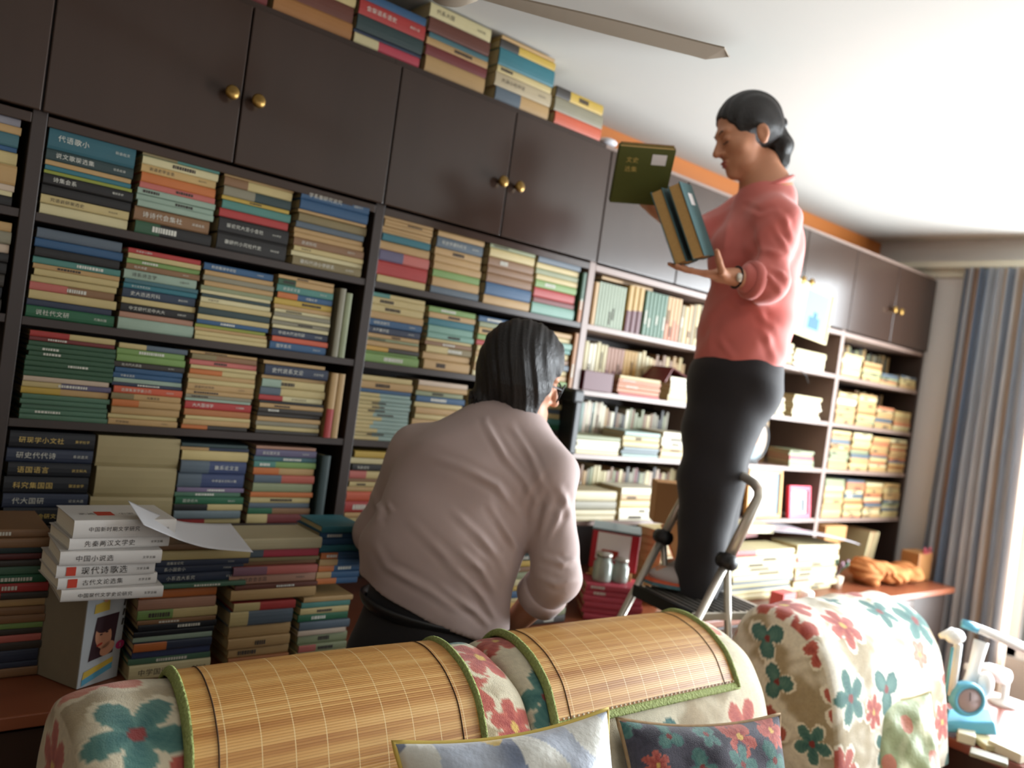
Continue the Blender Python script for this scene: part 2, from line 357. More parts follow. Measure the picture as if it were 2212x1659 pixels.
floral_m = vmat('floral_tapestry_cloth', .85, .35, 500, .25)
def sheet(name, P3, UV, C, matl, parent=None, thick=0, closed=False, loc=None):
    """grid mesh from an (n, m, 3) point array with a colour at each point"""
    n, k = P3.shape[:2]; vs = P3.reshape(-1, 3)
    fs = [(i*k+j, (i+1)*k+j, (i+1)*k+j+1, i*k+j+1) for i in range(n-1) for j in range(k-1)]
    me = bpy.data.meshes.new(name); me.from_pydata(vs.tolist(), [], fs)
    if C is not None:
        ca = me.color_attributes.new('Col', 'FLOAT_COLOR', 'POINT')
        ca.data.foreach_set('color', np.concatenate([C.reshape(-1, 3), np.ones((n*k, 1))], 1).ravel())
    if UV is not None:
        uvl = me.uv_layers.new(name='UVMap'); li = np.zeros(len(me.loops), int); me.loops.foreach_get('vertex_index', li)
        uvl.data.foreach_set('uv', UV.reshape(-1, 2)[li].ravel())
    me.materials.append(matl); me.polygons.foreach_set('use_smooth', [True]*len(fs)); me.update()
    o = bpy.data.objects.new(name, me); COL.objects.link(o)
    if parent: o.parent = parent
    if loc is not None: o.location = loc
    if thick:
        s_ = o.modifiers.new('s', 'SOLIDIFY'); s_.thickness = thick; s_.offset = 0
    return o

# back profile (y, z) from the rear hem over the crest and down the front
PROF = [(-.815, .12), (-.80, .40), (-.795, .62), (-.80, .79), (-.825, .86), (-.87, .895), (-.93, .902), (-1.0, .89), (-1.06, .86), (-1.11, .80), (-1.14, .72), (-1.165, .60), (-1.19, .45)]
def prof_curve(n):
    p = np.array(PROF); seg = np.hypot(*(p[1:]-p[:-1]).T); s_ = np.concatenate([[0], np.cumsum(seg)])
    t = np.linspace(0, s_[-1], n); y = np.interp(t, s_, p[:, 0]); z = np.interp(t, s_, p[:, 1])
    for _ in range(int(n/14)):
        y[1:-1] = (y[:-2]+2*y[1:-1]+y[2:])/4; z[1:-1] = (z[:-2]+2*z[1:-1]+z[2:])/4
    return y, z, t
def back_cushion(x0, x1, seed, parent, org, endL=.05, endR=.05, flowers=None, dz=0, dyc=0, ground=(204, 194, 168), fsc=1.2):
    nv = 250; nu = int((x1-x0)/.0042); y, z, t = prof_curve(nv); cy, cz = -.97, .5
    xs = np.linspace(0, 1, nu); P3 = np.zeros((nu, nv, 3)); U = np.zeros((nu, nv)); V = np.zeros((nu, nv))
    for i, u in enumerate(xs):
        x = x0+(x1-x0)*u; e = max(0, min(1, (x-x0)/endL, (x1-x)/endR))
        sh = 1-.055*(1-math.sqrt(max(0, 1-(1-e)**2)))*(1 if endR < .1 or (x-x0) < endL else 2.6)
        puff = 1+.012*math.sin(math.pi*u)
        P3[i, :, 0] = x; P3[i, :, 1] = cy+(y-cy)*sh*puff+dyc; P3[i, :, 2] = cz+(z-cz)*sh*puff+dz; U[i] = x; V[i] = t
    w_ = .0035*np.sin(U*37+3*np.sin(V*9))*np.sin(V*23+U*11); P3[:, :, 2] += w_*(P3[:, :, 2] > .5)
    # flat rounded ends
    ctr = np.array((0, cy+dyc, cz)); caps0, caps1, vv = [], [], []
    for f in np.linspace(.985, .02, 60):
        for src, lst, xx, sg in ((P3[0], caps0, x0, -1), (P3[-1], caps1, x1, 1)):
            q = ctr+(src-ctr)*f; q[:, 0] = xx+sg*.012*(1-f); lst.append(q)
    C = floral(U, V, seed, flowers=flowers, ground=ground, scale=fsc)
    n0, n1 = np.stack(caps0[::-1]), np.stack(caps1)
    C0 = floral(n0[..., 1], n0[..., 2], seed+1, ground=ground); C1 = floral(n1[..., 1], n1[..., 2], seed+2, ground=(216, 176, 96), tan=(150, 120, 70), scale=.7)
    P3 = np.concatenate([n0, P3, n1]); C = np.concatenate([C0, C, C1])
    return sheet('back_cushion', P3-np.array(org), None, C, floral_m, parent)
piping = mat('cream_piping_cord', rgb(196, 180, 136), .8, .2)
wood_frame = mat('dark_sofa_frame_wood', rgb(66, 42, 36), .4, .4)
def arc_at(s): # world y,z on the profile at arc length s
    y, z, t = prof_curve(250); return float(np.interp(s, t, y)), float(np.interp(s, t, z))
# sofa
so = (1.05, -1.2, 0); r = empty('sofa', so, 'floral tapestry sofa seen over its back, draped with two bamboo mats', 'sofa')
SOFA = r
back_cushion(.315, 1.078, 5, r, so, flowers=[(.39, .955, .075, .4, 't'), (.365, 1.10, .07, 1.1, 'r'), (1.035, .90, .065, .2, 'r'), (1.03, 1.06, .055, 1.5, 'r'), (1.02, .80, .045, .9, 't')])
back_cushion(1.082, 1.835, 11, r, so, endR=.11, flowers=[(1.125, 1.02, .06, .9, 't'), (1.12, .84, .05, .3, 'r'), (1.70, 1.18, .08, 1.0, 'r'), (1.60, 1.22, .05, .2, 't'), (1.30, 1.26, .05, 2.2, 't'), (1.72, .9, .06, .6, 'o')])
sc = Vector(so)
def spart(mb, nm, bevel=0, par=None):
    o = mb.build(nm, par or r, bevel=bevel); o.location = -sc; return o
m = MB(); m.box((.34, -1.9, .10), (1.80, -.83, .30), wood_frame); spart(m, 'frame', .01)
m = MB()
for xx in (.38, 1.76):
    for yy in (-1.85, -.9): m.tube([(xx, yy, .0), (xx, yy, .10)], .025, wood_frame)
spart(m, 'feet')
def cushion_block(name, x0, x1, y0, y1, z0, z1, seed, parent, org, rad=.06):
    nu, nv = 120, 120; U, V = np.meshgrid(np.linspace(-1, 1, nu), np.linspace(-1, 1, nv), indexing='ij')
    outs = []
    d = 1-np.maximum(np.abs(U)**8, np.abs(V)**8)
    top = np.stack([x0+(x1-x0)*(U+1)/2, y0+(y1-y0)*(V+1)/2, z1-(1-np.sqrt(np.clip(d, 0, 1)))*(z1-z0)*.5], -1)
    bot = top.copy(); bot[..., 2] = z0+z1-top[..., 2]-.0
    o = sheet(name, top-np.array(org), None, floral(top[..., 0], top[..., 1], seed), floral_m, parent)
    o2 = o
    s_ = o.modifiers.new('s', 'SOLIDIFY'); s_.thickness = (z1-z0)*.7; s_.offset = -1
    return o
cushion_block('seat_cushion', .36, 1.06, -1.85, -1.12, .30, .46, 21, r, so)
cushion_block('seat_cushion', 1.07, 1.79, -1.85, -1.12, .30, .46, 22, r, so)
# armchair
ao = (2.45, -1.2, 0); ra = empty('armchair', ao, 'floral armchair beside the sofa, brightly lit by the window', 'armchair')
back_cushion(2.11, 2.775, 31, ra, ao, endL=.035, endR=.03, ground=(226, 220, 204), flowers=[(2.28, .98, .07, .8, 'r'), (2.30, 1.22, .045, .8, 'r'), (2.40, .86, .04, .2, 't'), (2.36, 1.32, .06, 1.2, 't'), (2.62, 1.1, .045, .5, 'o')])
sc = Vector(ao); m = MB(); m.box((2.14, -1.8, .10), (2.76, -.83, .30), wood_frame)
o = m.build('frame', ra, bevel=.01); o.location = -sc
m = MB()
for xx in (2.17, 2.73):
    for yy in (-1.76, -.9): m.tube([(xx, yy, .0), (xx, yy, .10)], .022, wood_frame)
o = m.build('feet', ra); o.location = -sc
cushion_block('seat_cushion', 2.15, 2.75, -1.75, -1.12, .30, .44, 33, ra, ao)

# ------------------------------------------------------------------ bamboo mats draped over the back
def bamboo_mat():
    m_ = mat('woven_bamboo_strips', (1, 1, 1), .38, .5); nt = m_.node_tree; b = nt.nodes['Principled BSDF']; N = nt.nodes.new; L = nt.links.new
    uv = N('ShaderNodeUVMap'); sep = N('ShaderNodeSeparateXYZ'); L(uv.outputs[0], sep.inputs[0])
    def math_(op, a, b_=None, c=None):
        x = N('ShaderNodeMath'); x.operation = op
        for i, q in enumerate((a, b_, c)):
            if q is None: continue
            if isinstance(q, (int, float)): x.inputs[i].default_value = q
            else: L(q, x.inputs[i])
        return x.outputs[0]
    u, v = sep.outputs[0], sep.outputs[1]
    row = math_('FLOOR', math_('DIVIDE', v, .0042)); col = math_('FLOOR', math_('DIVIDE', u, .0525))
    cb = N('ShaderNodeCombineXYZ'); L(row, cb.inputs[0])
    wn = N('ShaderNodeTexWhiteNoise'); wn.noise_dimensions = '2D'; L(cb.outputs[0], wn.inputs['Vector'])
    # broader bands of tone run along the strips
    mp = N('ShaderNodeMapping'); mp.inputs['Scale'].default_value = (3.0, 40, 1); L(uv.outputs[0], mp.inputs[0])
    no = N('ShaderNodeTexNoise'); no.inputs['Scale'].default_value = 1; no.inputs['Detail'].default_value = 6; L(mp.outputs[0], no.inputs['Vector'])
    f = math_('ADD', math_('MULTIPLY', wn.outputs['Value'], .35), math_('MULTIPLY', no.outputs[0], .8))
    cr = N('ShaderNodeValToRGB'); L(f, cr.inputs[0]); e = cr.color_ramp.elements
    e[0].position = .3; e[0].color = (*rgb(160, 106, 50), 1); e[1].position = .85; e[1].color = (*rgb(206, 162, 98), 1)
    k = cr.color_ramp.elements.new(.55); k.color = (*rgb(190, 140, 76), 1)
    fr = math_('FRACT', math_('DIVIDE', v, .0042)); gap = math_('LESS_THAN', fr, .16)
    th = math_('FRACT', math_('DIVIDE', u, .0525)); thr = math_('LESS_THAN', th, .03)
    m1 = N('ShaderNodeMixRGB'); m1.blend_type = 'MULTIPLY'; m1.inputs[2].default_value = (.62, .55, .5, 1); L(gap, m1.inputs[0]); L(cr.outputs[0], m1.inputs[1])
    m2 = N('ShaderNodeMixRGB'); m2.inputs[2].default_value = (*rgb(212, 184, 134), 1); L(thr, m2.inputs[0]); L(m1.outputs[0], m2.inputs[1])
    L(m2.outputs[0], b.inputs['Base Color'])
    bp = N('ShaderNodeBump'); bp.inputs['Strength'].default_value = .35; bp.inputs['Distance'].default_value = .002
    h = math_('ABSOLUTE', math_('SUBTRACT', fr, .5)); L(math_('SUBTRACT', 1.0, math_('MULTIPLY', h, 1.6)), bp.inputs['Height']); L(bp.outputs[0], b.inputs['Normal'])
    return m_
bam = bamboo_mat()
braid = mat('green_braided_binding', rgb(142, 152, 92), .8, .2, var=.35, vscale=160, bump=.6, bscale=200)
thread_dark = mat('dark_sewing_thread', rgb(70, 52, 40), .8, .2)
thread_w = mat('white_sewing_thread', rgb(214, 206, 184), .8, .2)
def make_mat(x0, x1, s0, s1, label, skew=0.0):
    r = empty('bamboo_mat', ((x0+x1)/2, -.95, .905), label, 'mat', 'bamboo mats on the sofa back'); org = np.array(r.location)
    y, z, t = prof_curve(250); ty = np.gradient(y, t); tz = np.gradient(z, t); L_ = np.hypot(ty, tz); ny, nz = tz/L_, -ty/L_
    # outward normal points away from the cushion core
    sg = np.sign((ny*(y+.97)+nz*(z-.5)).mean()); ny, nz = ny*sg, nz*sg
    def pt(x, s_, off=.0075):
        s_ = min(s_, t[-1]-.001) if s_ < t[-1] else s_
        pf = 1+.012*math.sin(math.pi*((x-.315)/.763 if x < 1.08 else (x-1.082)/.753))
        yy = np.interp(s_, t, y); zz = np.interp(s_, t, z); n1 = np.interp(s_, t, ny); n2_ = np.interp(s_, t, nz)
        return np.array([x, -.97+(yy+.97)*pf+n1*off, .5+(zz-.5)*pf+n2_*off])
    nu, nv = 60, 130; X = np.linspace(x0, x1, nu); SS = np.linspace(s0, s1, nv)
    P3 = np.array([[pt(x+skew*(s_-s0), s_) for s_ in SS] for x in X]); UV = np.array([[(x-x0, s_) for s_ in SS] for x in X])
    sheet('woven_panel', P3-org, UV, None, bam, r, thick=.003)
    def strip(pts_, nm, mm, rad, flat=.35):
        m = MB(); m.tube(pts_, rad, mm, 8, flat=flat); o = m.build(nm, r); o.location = -r.location; return o
    for xx in (x0, x1): strip([pt(xx+skew*(s_-s0), s_, .0095) for s_ in np.linspace(s0-.004, s1+.004, 60)], 'side_binding', braid, .009, .45)
    for ss in (s0, s1): strip([pt(x+skew*(ss-s0), ss, .0095) for x in np.linspace(x0-.006, x1+.006, 40)], 'end_binding', braid, .009, .45)
    for xx in (x0+.042, x1-.042): strip([pt(xx+skew*(s_-s0), s_, .0095) for s_ in np.linspace(s0, s1, 60)], 'dark_thread', thread_dark, .0011, 1)
    m = MB()
    for i in range(int((x1-x0)/.0525)*2): # little white knots along the rear hem
        q = pt(x0+.03+i*.026, s0-.006, .012); m.ball(tuple(q), .0032, thread_w, seg=6, ring=4)
    o = m.build('knots', r); o.location = -r.location; m = MB()
    for i in range(int((x1-x0)/.0131)):
        q = pt(x0+.01+i*.0131+skew*(s1-s0), s1-.010, .0108); m.ball(tuple(q), (.0022, .0022, .0022), thread_w, seg=6, ring=4)
    o = m.build('stitching', r); o.location = -r.location
make_mat(.487, .995, .70, 1.45, 'bamboo mat nearer the camera, draped over the sofa back', -.13)
make_mat(1.165, 1.735, .70, 1.075, 'shorter bamboo mat, draped on the sofa cushion next to the armchair', -.13)

# ------------------------------------------------------------------ scatter cushions
def pillow(name, center, size, normal, up, colfn, label, mm, seed=0, parts=None):
    c = Vector(center); nrm = Vector(normal).normalized(); upv = Vector(up); upv = (upv-nrm*upv.dot(nrm)).normalized(); rt = upv.cross(nrm)
    r = empty(name, center, label, 'cushion')
    n = 110; U, V = np.meshgrid(np.linspace(-1, 1, n), np.linspace(-1, 1, n), indexing='ij')
    h = np.clip((1-np.abs(U)**2.6)*(1-np.abs(V)**2.6), 0, 1)**.55
    h = h*(1+.10*np.sin(U*8+seed)*np.sin(V*7+seed*2))
    pin = 1-.12*(1-np.abs(U)**2)*np.abs(V)**3 ; pin2 = 1-.12*(1-np.abs(V)**2)*np.abs(U)**3
    for sgn, nm in ((1, 'front_cover'), (-1, 'rear_cover')):
        a = U*size[0]/2*pin2; b_ = V*size[1]/2*pin; d = h*size[2]/2*sgn
        P3 = a[..., None]*np.array(rt)+b_[..., None]*np.array(upv)+d[..., None]*np.array(nrm)
        sheet(nm, P3, None, colfn(a+seed, b_+seed*2), mm, r)
    t = np.linspace(-1, 1, 24); pts = []
    for u, v in [(x, -1) for x in t]+[(1, x) for x in t[1:]]+[(x, 1) for x in t[::-1][1:]]+[(-1, x) for x in t[::-1][1:]]:
        p1 = 1-.12*(1-u*u)*abs(v)**3; p2 = 1-.12*(1-v*v)*abs(u)**3
        pts.append(rt*(u*size[0]/2*p2)+upv*(v*size[1]/2*p1))
    m = MB(); m.tube(pts, 0.003 if not parts else .0045, parts or piping, 8); m.build('piping', r)
    return r
def col_blue(U, V):
    g = np.array(rgb(168, 176, 190)); b_ = np.array(rgb(112, 124, 148)); yv = np.array(rgb(206, 176, 84)); w_ = np.array(rgb(214, 214, 206))
    k = np.sin(U*22+2*np.sin(V*17))*np.sin(V*19+1.4*np.sin(U*25)); k2 = np.sin(U*13+4)*np.sin(V*15+2+2*np.sin(U*9)); k3 = np.sin(U*31+1)*np.sin(V*28+np.sin(U*12)*2)
    C = g+(b_-g)*np.clip(k*1.6, 0, 1)[..., None]; C = np.where((k3 > .35)[..., None], w_, C); return np.where((k2 > .52)[..., None], yv, C)
def col_dark(U, V):
    C = floral(U, V, 3, ground=(72, 70, 82), tan=(48, 46, 58), scale=.55); return C*np.where(np.sin(U*900)[..., None] > 0, 1.05, .9)
def col_green(U, V):
    g = np.array(rgb(150, 162, 120)); w_ = np.array(rgb(206, 210, 172)); rr = np.array(rgb(190, 120, 96))
    k = np.sin(U*30+2*np.sin(V*24))*np.sin(V*27+1.4*np.sin(U*31)); k2 = np.sin(U*41+4)*np.sin(V*33+2)
    C = g+(w_-g)*np.clip(k*1.6+.3, 0, 1)[..., None]; return np.where((k2 > .7)[..., None], rr, C)
satin = vmat('shiny_printed_satin', .4, .2, 60, .3, .5); embr = vmat('embroidered_cloth', .9, .5, 500, .3)
pillow('cushion', (.90, -1.285, .745), (.38, .32, .17), (-.25, -.8, .45), (.0, .35, 1), col_blue, 'blue-grey and yellow shiny cushion leaning on the sofa between the mats', satin, 1, mat('yellow_ruffled_piping', rgb(206, 180, 92), .6, .3))
pillow('cushion', (1.45, -1.25, .655), (.42, .32, .14), (-.2, -.8, .4), (.12, .35, 1), col_dark, 'dark embroidered cushion with a fringed top edge below the shorter mat', embr, 2, mat('tan_twisted_cord', rgb(150, 124, 92), .8, .2, var=.4, vscale=90))
pillow('cushion', (2.43, -1.185, .545), (.27, .31, .09), (-.35, -.85, .3), (.05, .3, 1), col_green, 'pale green patterned cushion on the armchair', satin, 5)
# ------------------------------------------------------------------ things on the low cabinet
ZT = .651
# box with pasted pictures
carton = mat('grey_brown_cardboard', rgb(128, 120, 104), .8, .2, var=.08, vscale=20)
carton_w = mat('pale_blue_grey_card', rgb(178, 184, 188), .6, .3, var=.04, vscale=10)
skin_p = mat('printed_skin_tone', rgb(196, 140, 110), .7, .2); hair_p = mat('printed_dark_hair', rgb(60, 38, 44), .7, .2)
blue_p = mat('printed_sky_blue', rgb(90, 160, 190), .7, .2); yel_p = mat('printed_yellow', rgb(206, 176, 74), .7, .2); mag_p = mat('printed_magenta', rgb(188, 52, 110), .7, .2)
r = empty('cardboard_box', (.487, -.300, ZT), 'grey cardboard box pasted with picture cuttings, under the white book stack', 'box', rz=math.radians(27))
m = MB(); m.box((0, 0, 0), (.105, .13, .215), carton); 
o = m.build('carton', r, bevel=.002)
m = MB(); m.box((.001, -.002, .001), (.104, .0005, .214), carton_w); m.build('front_sheet', r)
def disc(m, cx, cz, rx, rz_, mm, y, n=18, tilt=0):
    pts = [(cx+rx*math.cos(a)*math.cos(tilt)-rz_*math.sin(a)*math.sin(tilt), y, cz+rx*math.cos(a)*math.sin(tilt)+rz_*math.sin(a)*math.cos(tilt)) for a in [2*math.pi*i/n for i in range(n)]]
    m.add(pts, [tuple(range(n))], mm)
m = MB(); y = -.0028
m.quad([(.02, y, .055), (.082, y, .062), (.088, y, .152), (.03, y, .150)], hair_p)
disc(m, .052, .105, .021, .03, skin_p, y-.0003, tilt=.3); disc(m, .056, .132, .027, .018, hair_p, y-.0005, tilt=.3)
disc(m, .066, .075, .02, .014, skin_p, y-.0003, tilt=.5); disc(m, .044, .088, .008, .003, inkr, y-.0006, tilt=.3)
disc(m, .045, .110, .004, .0018, hair_p, y-.0006); disc(m, .060, .113, .004, .0018, hair_p, y-.0006)
m.build('portrait_cutting', r)
m = MB(); m.quad([(.01, y, .004), (.085, y, .026), (.085, y, .040), (.01, y, .018)], blue_p); m.quad([(.01, y-.0002, .018), (.085, y-.0002, .040), (.085, y-.0002, .052), (.012, y-.0002, .034)], yel_p)
disc(m, .1, .075, .012, .010, mag_p, y-.0004); write(m, 'S', .094, .075, .012, inkw, y-.0008)
m.build('blue_yellow_cutting', r); m = MB(); m.quad([(.02, y, .16), (.06, y, .162), (.058, y, .185), (.022, y, .18)], yel_p); disc(m, .048, .193, .008, .012, skin_p, y-.0003)
for q in range(4): m.quad([(.062+.009*q, y, .196), (.066+.009*q, y, .196), (.070+.009*q, y, .21), (.066+.009*q, y, .21)], ink)
for q in range(3): m.quad([(.096, y, .12+q*.022), (.101, y, .12+q*.022), (.103, y, .135+q*.022), (.098, y, .135+q*.022)], ink)
m.build('small_cuttings', r)

# white book stack on the box
wcover = mat('white_glossy_book_cover', rgb(196, 192, 188), .4, .45)
titles = ['中国新时期文学研究', '先秦两汉文学史', '中国小说选', '现代诗歌选', '古代文论选集', '中国现代文学史论研究']
zz = ZT+.216; sizes = [(.198, .024), (.196, .024), (.192, .027), (.196, .028), (.202, .024), (.205, .037)]
offs = [(.0, 0), (-.008, .004), (-.014, .002), (-.012, -.004), (.004, .006), (.008, .004)]
names = ['lowest', 'second from bottom, red seal', 'third from bottom, red seal', 'fourth from the bottom', 'second from the top', 'topmost, red seal on its cover']
for i, ((wd, th), (ox, oy)) in enumerate(zip(sizes, offs)):
    r = empty('book', (.418+ox, -.372+oy, zz), f'white thick book, {names[i]}, in stack on the pasted box', 'book', 'white books stacked on the pasted box', rz=math.radians((-2, 3, 1, -2, 4, 2)[i]))
    dp = .15
    m = MB(); m.box((.003, .004, .0016), (wd-.003, dp-.004, th-.0016), pagew); m.build('page_block', r)
    m = MB(); m.box((0, .002, 0), (wd, dp, .0016), wcover); m.box((0, .002, th-.0016), (wd, dp, th), wcover)
    seg = 6; vs = []
    for q in range(seg+1):
        a = math.pi*q/seg; vs += [(0, .002-.003*math.sin(a), th*(1-math.cos(a))/2), (wd, .002-.003*math.sin(a), th*(1-math.cos(a))/2)]
    m.add(vs, [(2*q, 2*q+1, 2*q+3, 2*q+2) for q in range(seg)], wcover, True); m.build('cover', r)
    m = MB(); s_ = (.0098, .0125, .017, .0135, .0135, .0105)[i]; x0 = (.03, .045, .028, .028, .028, .028)[i]; x0 = .045 if i in (1, 2) else x0
    tt = [titles[5], titles[4], titles[3], titles[2], titles[1], titles[0]][i]
    write(m, tt, x0, th*.5, s_, ink, -.0018, 1.08); write(m, '文学主编', wd*.80, th*.5, .0062, ink, -.0018)
    if i == 5:
        write(m, '文选', .02, .06, .016, ink, 0, M=Matrix(((1, 0, 0, 0), (0, 0, 1, 0), (0, 1, 0, th+.0008), (0, 0, 0, 1)))); write(m, '小说', .1, .06, .016, ink, 0, M=Matrix(((1, 0, 0, 0), (0, 0, 1, 0), (0, 1, 0, th+.0008), (0, 0, 0, 1))))
    m.build('lettering', r)
    if i in (1, 2): m = MB(); m.box((.018, -.0016, th*.5-.009), (.036, -.001, th*.5+.009), inkr); m.build('red_seal', r)
    if i == 5: m = MB(); m.box((.055, .045, th+.0002), (.09, .08, th+.0006), inkr); m.build('red_seal', r)
    zz += th+.0004
# loose sheet bridging the stack and the pile beside it
def curved_sheet():
    rows = [((276, 1081, 1.79), (310, 1134, 1.735)), ((330, 1106, 1.825), (352, 1152, 1.765)), ((390, 1126, 1.90), (400, 1171, 1.83)), ((450, 1131, 1.97), (455, 1185, 1.88)), ((498, 1131, 2.02), (547, 1193, 1.90))]
    n, k = 33, 12; P3 = np.zeros((n, k, 3))
    def cat(ps, t):
        x = t*(len(ps)-1); i = min(int(x), len(ps)-2); f = x-i; p0, p1, p2, p3 = ps[max(i-1, 0)], ps[i], ps[i+1], ps[min(i+2, len(ps)-1)]
        return .5*((2*p1)+(-p0+p2)*f+(2*p0-5*p1+4*p2-p3)*f*f+(-p0+3*p1-3*p2+p3)*f**3)
    a_ = [np.array(at(*r_[0])) for r_ in rows]; b_ = [np.array(at(*r_[1])) for r_ in rows]
    for i in range(n):
        pa, pb = cat(a_, i/(n-1)), cat(b_, i/(n-1))
        for j in range(k): P3[i, j] = pa+(pb-pa)*j/(k-1)
    o = sheet('paper_sheet', P3, None, None, paper, thick=.0006)
    tag(o, 'loose curled sheet of white paper lying over the books', 'paper')
curved_sheet()
# red plastic tag and strip between the piles
m = MB(); red_pl = mat('red_plastic_strip', rgb(206, 44, 40), .35, .5)
a, b_ = at(345, 1284, 1.93), at(382, 1272, 1.93); m.tube([a, (a+b_)/2+Vector((0, 0, -.004)), b_], [.006, .005, .001], red_pl, 8, flat=.5)
tag(m.build('bookmark_ribbon'), 'short bright red ribbon sticking out between the piles by the white stack', 'ribbon')

# red carton, brown carton and wrapped bundle right of the man
redc = mat('red_gift_carton', rgb(176, 28, 44), .35, .5); wht = mat('white_printed_card', rgb(230, 222, 222), .4, .4)
r = empty('gift_box', (2.30, -.13, .80), 'red and white cardboard gift box lying tilted on the crowded cabinet', 'box', rz=math.radians(-48))
m = MB(); m.box((-.08, -.08, 0), (.09, .09, .135), redc); m.build('carton', r, bevel=.003)
m = MB(); m.box((-.06, -.0825, .035), (.06, -.0802, .13), wht); m.box((-.04, -.0835, .04), (.02, -.0826, .07), inkr); m.build('label', r)
m = MB(); m.box((-.082, -.082, .1355), (.092, .092, .142), pmat('sb')); m.build('lid', r)
brc = mat('brown_corrugated_card', rgb(176, 130, 84), .8, .2)
r = empty('carton', (2.28, -.15, ZT), 'small open brown carton under the red gift box', 'box', rz=math.radians(-48))
m = MB(); m.box((-.075, -.075, 0), (.075, .075, .148), brc); m.build('carton_body', r, bevel=.002)
m = MB(); m.box((-.085, -.09, .13), (-.02, -.0755, .133), brc); m.build('flap', r)
# ring-lidded glass jar
glassy = mat('greenish_jar_glass', rgb(190, 200, 190), .12, .6, trans=.5); tin = mat('tin_lid', rgb(180, 176, 166), .35, .5, metal=.8)
for q, (x, y, z0, h, rr_, nm) in enumerate(((2.16, -.22, .777, .085, .032, 'glass jar with a tin lid on the crimson bundle'), (2.225, -.245, .777, .07, .028, 'smaller glass jar on the crimson bundle nearer the ladder'))):
    r = empty('glass_jar', (x, y, z0), nm, 'jar', 'glass jars by the gift box')
    m = MB(); m.lathe([(0, 0), (rr_, 0), (rr_*1.05, .01), (rr_*1.05, h*.75), (rr_*.8, h*.85), (rr_*.8, h), (0, h)], glassy); m.build('glass_body', r)
    m = MB(); m.lathe([(0, h+.0005), (rr_*.88, h+.0005), (rr_*.88, h+.012), (0, h+.013)], tin); m.build('lid', r)
# tan parcel leaning behind the ladder
m = MB(); M_ = frame(at(1500, 1165, 2.95), VR, VF, VU) @ Matrix.Rotation(-.35, 4, 'Y'); m.box((-.09, 0, -.07), (.05, .05, .08), brc, M_)
tag(m.build('parcel', bevel=.003), 'light brown paper parcel leaning among the pale books behind the ladder', 'parcel')
m = MB(); M_ = frame(at(1395, 1095, 2.86), VR, VF, VU) @ Matrix.Rotation(.1, 4, 'Y'); m.box((.03, -.01, -.05), (.14, .1, .09), brc, M_)
tag(m.build('parcel', bevel=.003), 'brown carton at the shelf edge behind the upper ladder rail', 'parcel')

# grey folder lying over the white pile
fold = mat('grey_glossy_folder', rgb(176, 174, 182), .3, .5)
r0 = [(3.30, -.15, .912), (3.44, -.20, .918), (3.60, -.24, .91), (3.74, -.28, .893), (3.84, -.30, .872)]
P3 = np.array([[np.array(p)+np.array((-.02*j/7, .30*j/7, .006*math.sin(j)) ) for j in range(8)] for p in r0])
o = sheet('document_folder', P3, None, None, fold, thick=.006); sb = o.modifiers.new('ss', 'SUBSURF'); sb.levels = sb.render_levels = 2
tag(o, 'grey glossy folder drooping over the white pile behind the armchair', 'folder')
m = MB(); m.box((-.17, 0, 0), (.17, .13, .02), pmat('mr'), T(3.10, -.12, .880) @ Rz(.15)); m.box((-.168, .002, .002), (.168, .128, .018), page, T(3.10, -.1215, .880) @ Rz(.15))
tag(m.build('book', bevel=.001), 'dark red book lying on top of the big white pile', 'book')
m = MB(); m.box((-.1, 0, 0), (.13, .12, .035), pmat('wc'), T(3.20, -.12, .902) @ Rz(-.1)); m.box((-.1015, .0015, .003), (.1, .118, .032), pagew, T(3.20, -.122, .902) @ Rz(-.1))
tag(m.build('book', bevel=.001), 'cream book on the dark red book of the big white pile', 'book')
m = MB(); m.box((-.055, -.03, 0), (.055, .03, .06), mat('pink_red_printed_box', rgb(206, 96, 96), .6, .3), T(3.14, -.335, ZT) @ Rz(.1))
tag(m.build('small_box', bevel=.002), 'small pinkish red box in front of the big white pile', 'box')
m = MB(); m.lathe([(0, 0), (.028, 0), (.032, .05), (.026, .055), (0, .055)], white_pl, T(3.31, -.34, ZT))
tag(m.build('cup'), 'small white cup on the cabinet edge behind the armchair', 'cup')
m = MB()
for q in range(9):
    a = q*.7; m.tube([(3.80, -.2, ZT+.05), (3.80+.03*math.cos(a), -.2+.03*math.sin(a), ZT+.1), (3.80+.05*math.cos(a), -.2+.05*math.sin(a), ZT+.12+.01*(q % 3))], [.003, .004, .008], pmat('gn') if q % 2 else pmat('vp'), 6)
m.lathe([(0, 0), (.03, 0), (.038, .055), (0, .055)], pmat('wp'), T(3.80, -.2, ZT))
tag(m.build('potted_flowers'), 'little pot of mauve flowers beside the white pile under the folder', 'flowers')

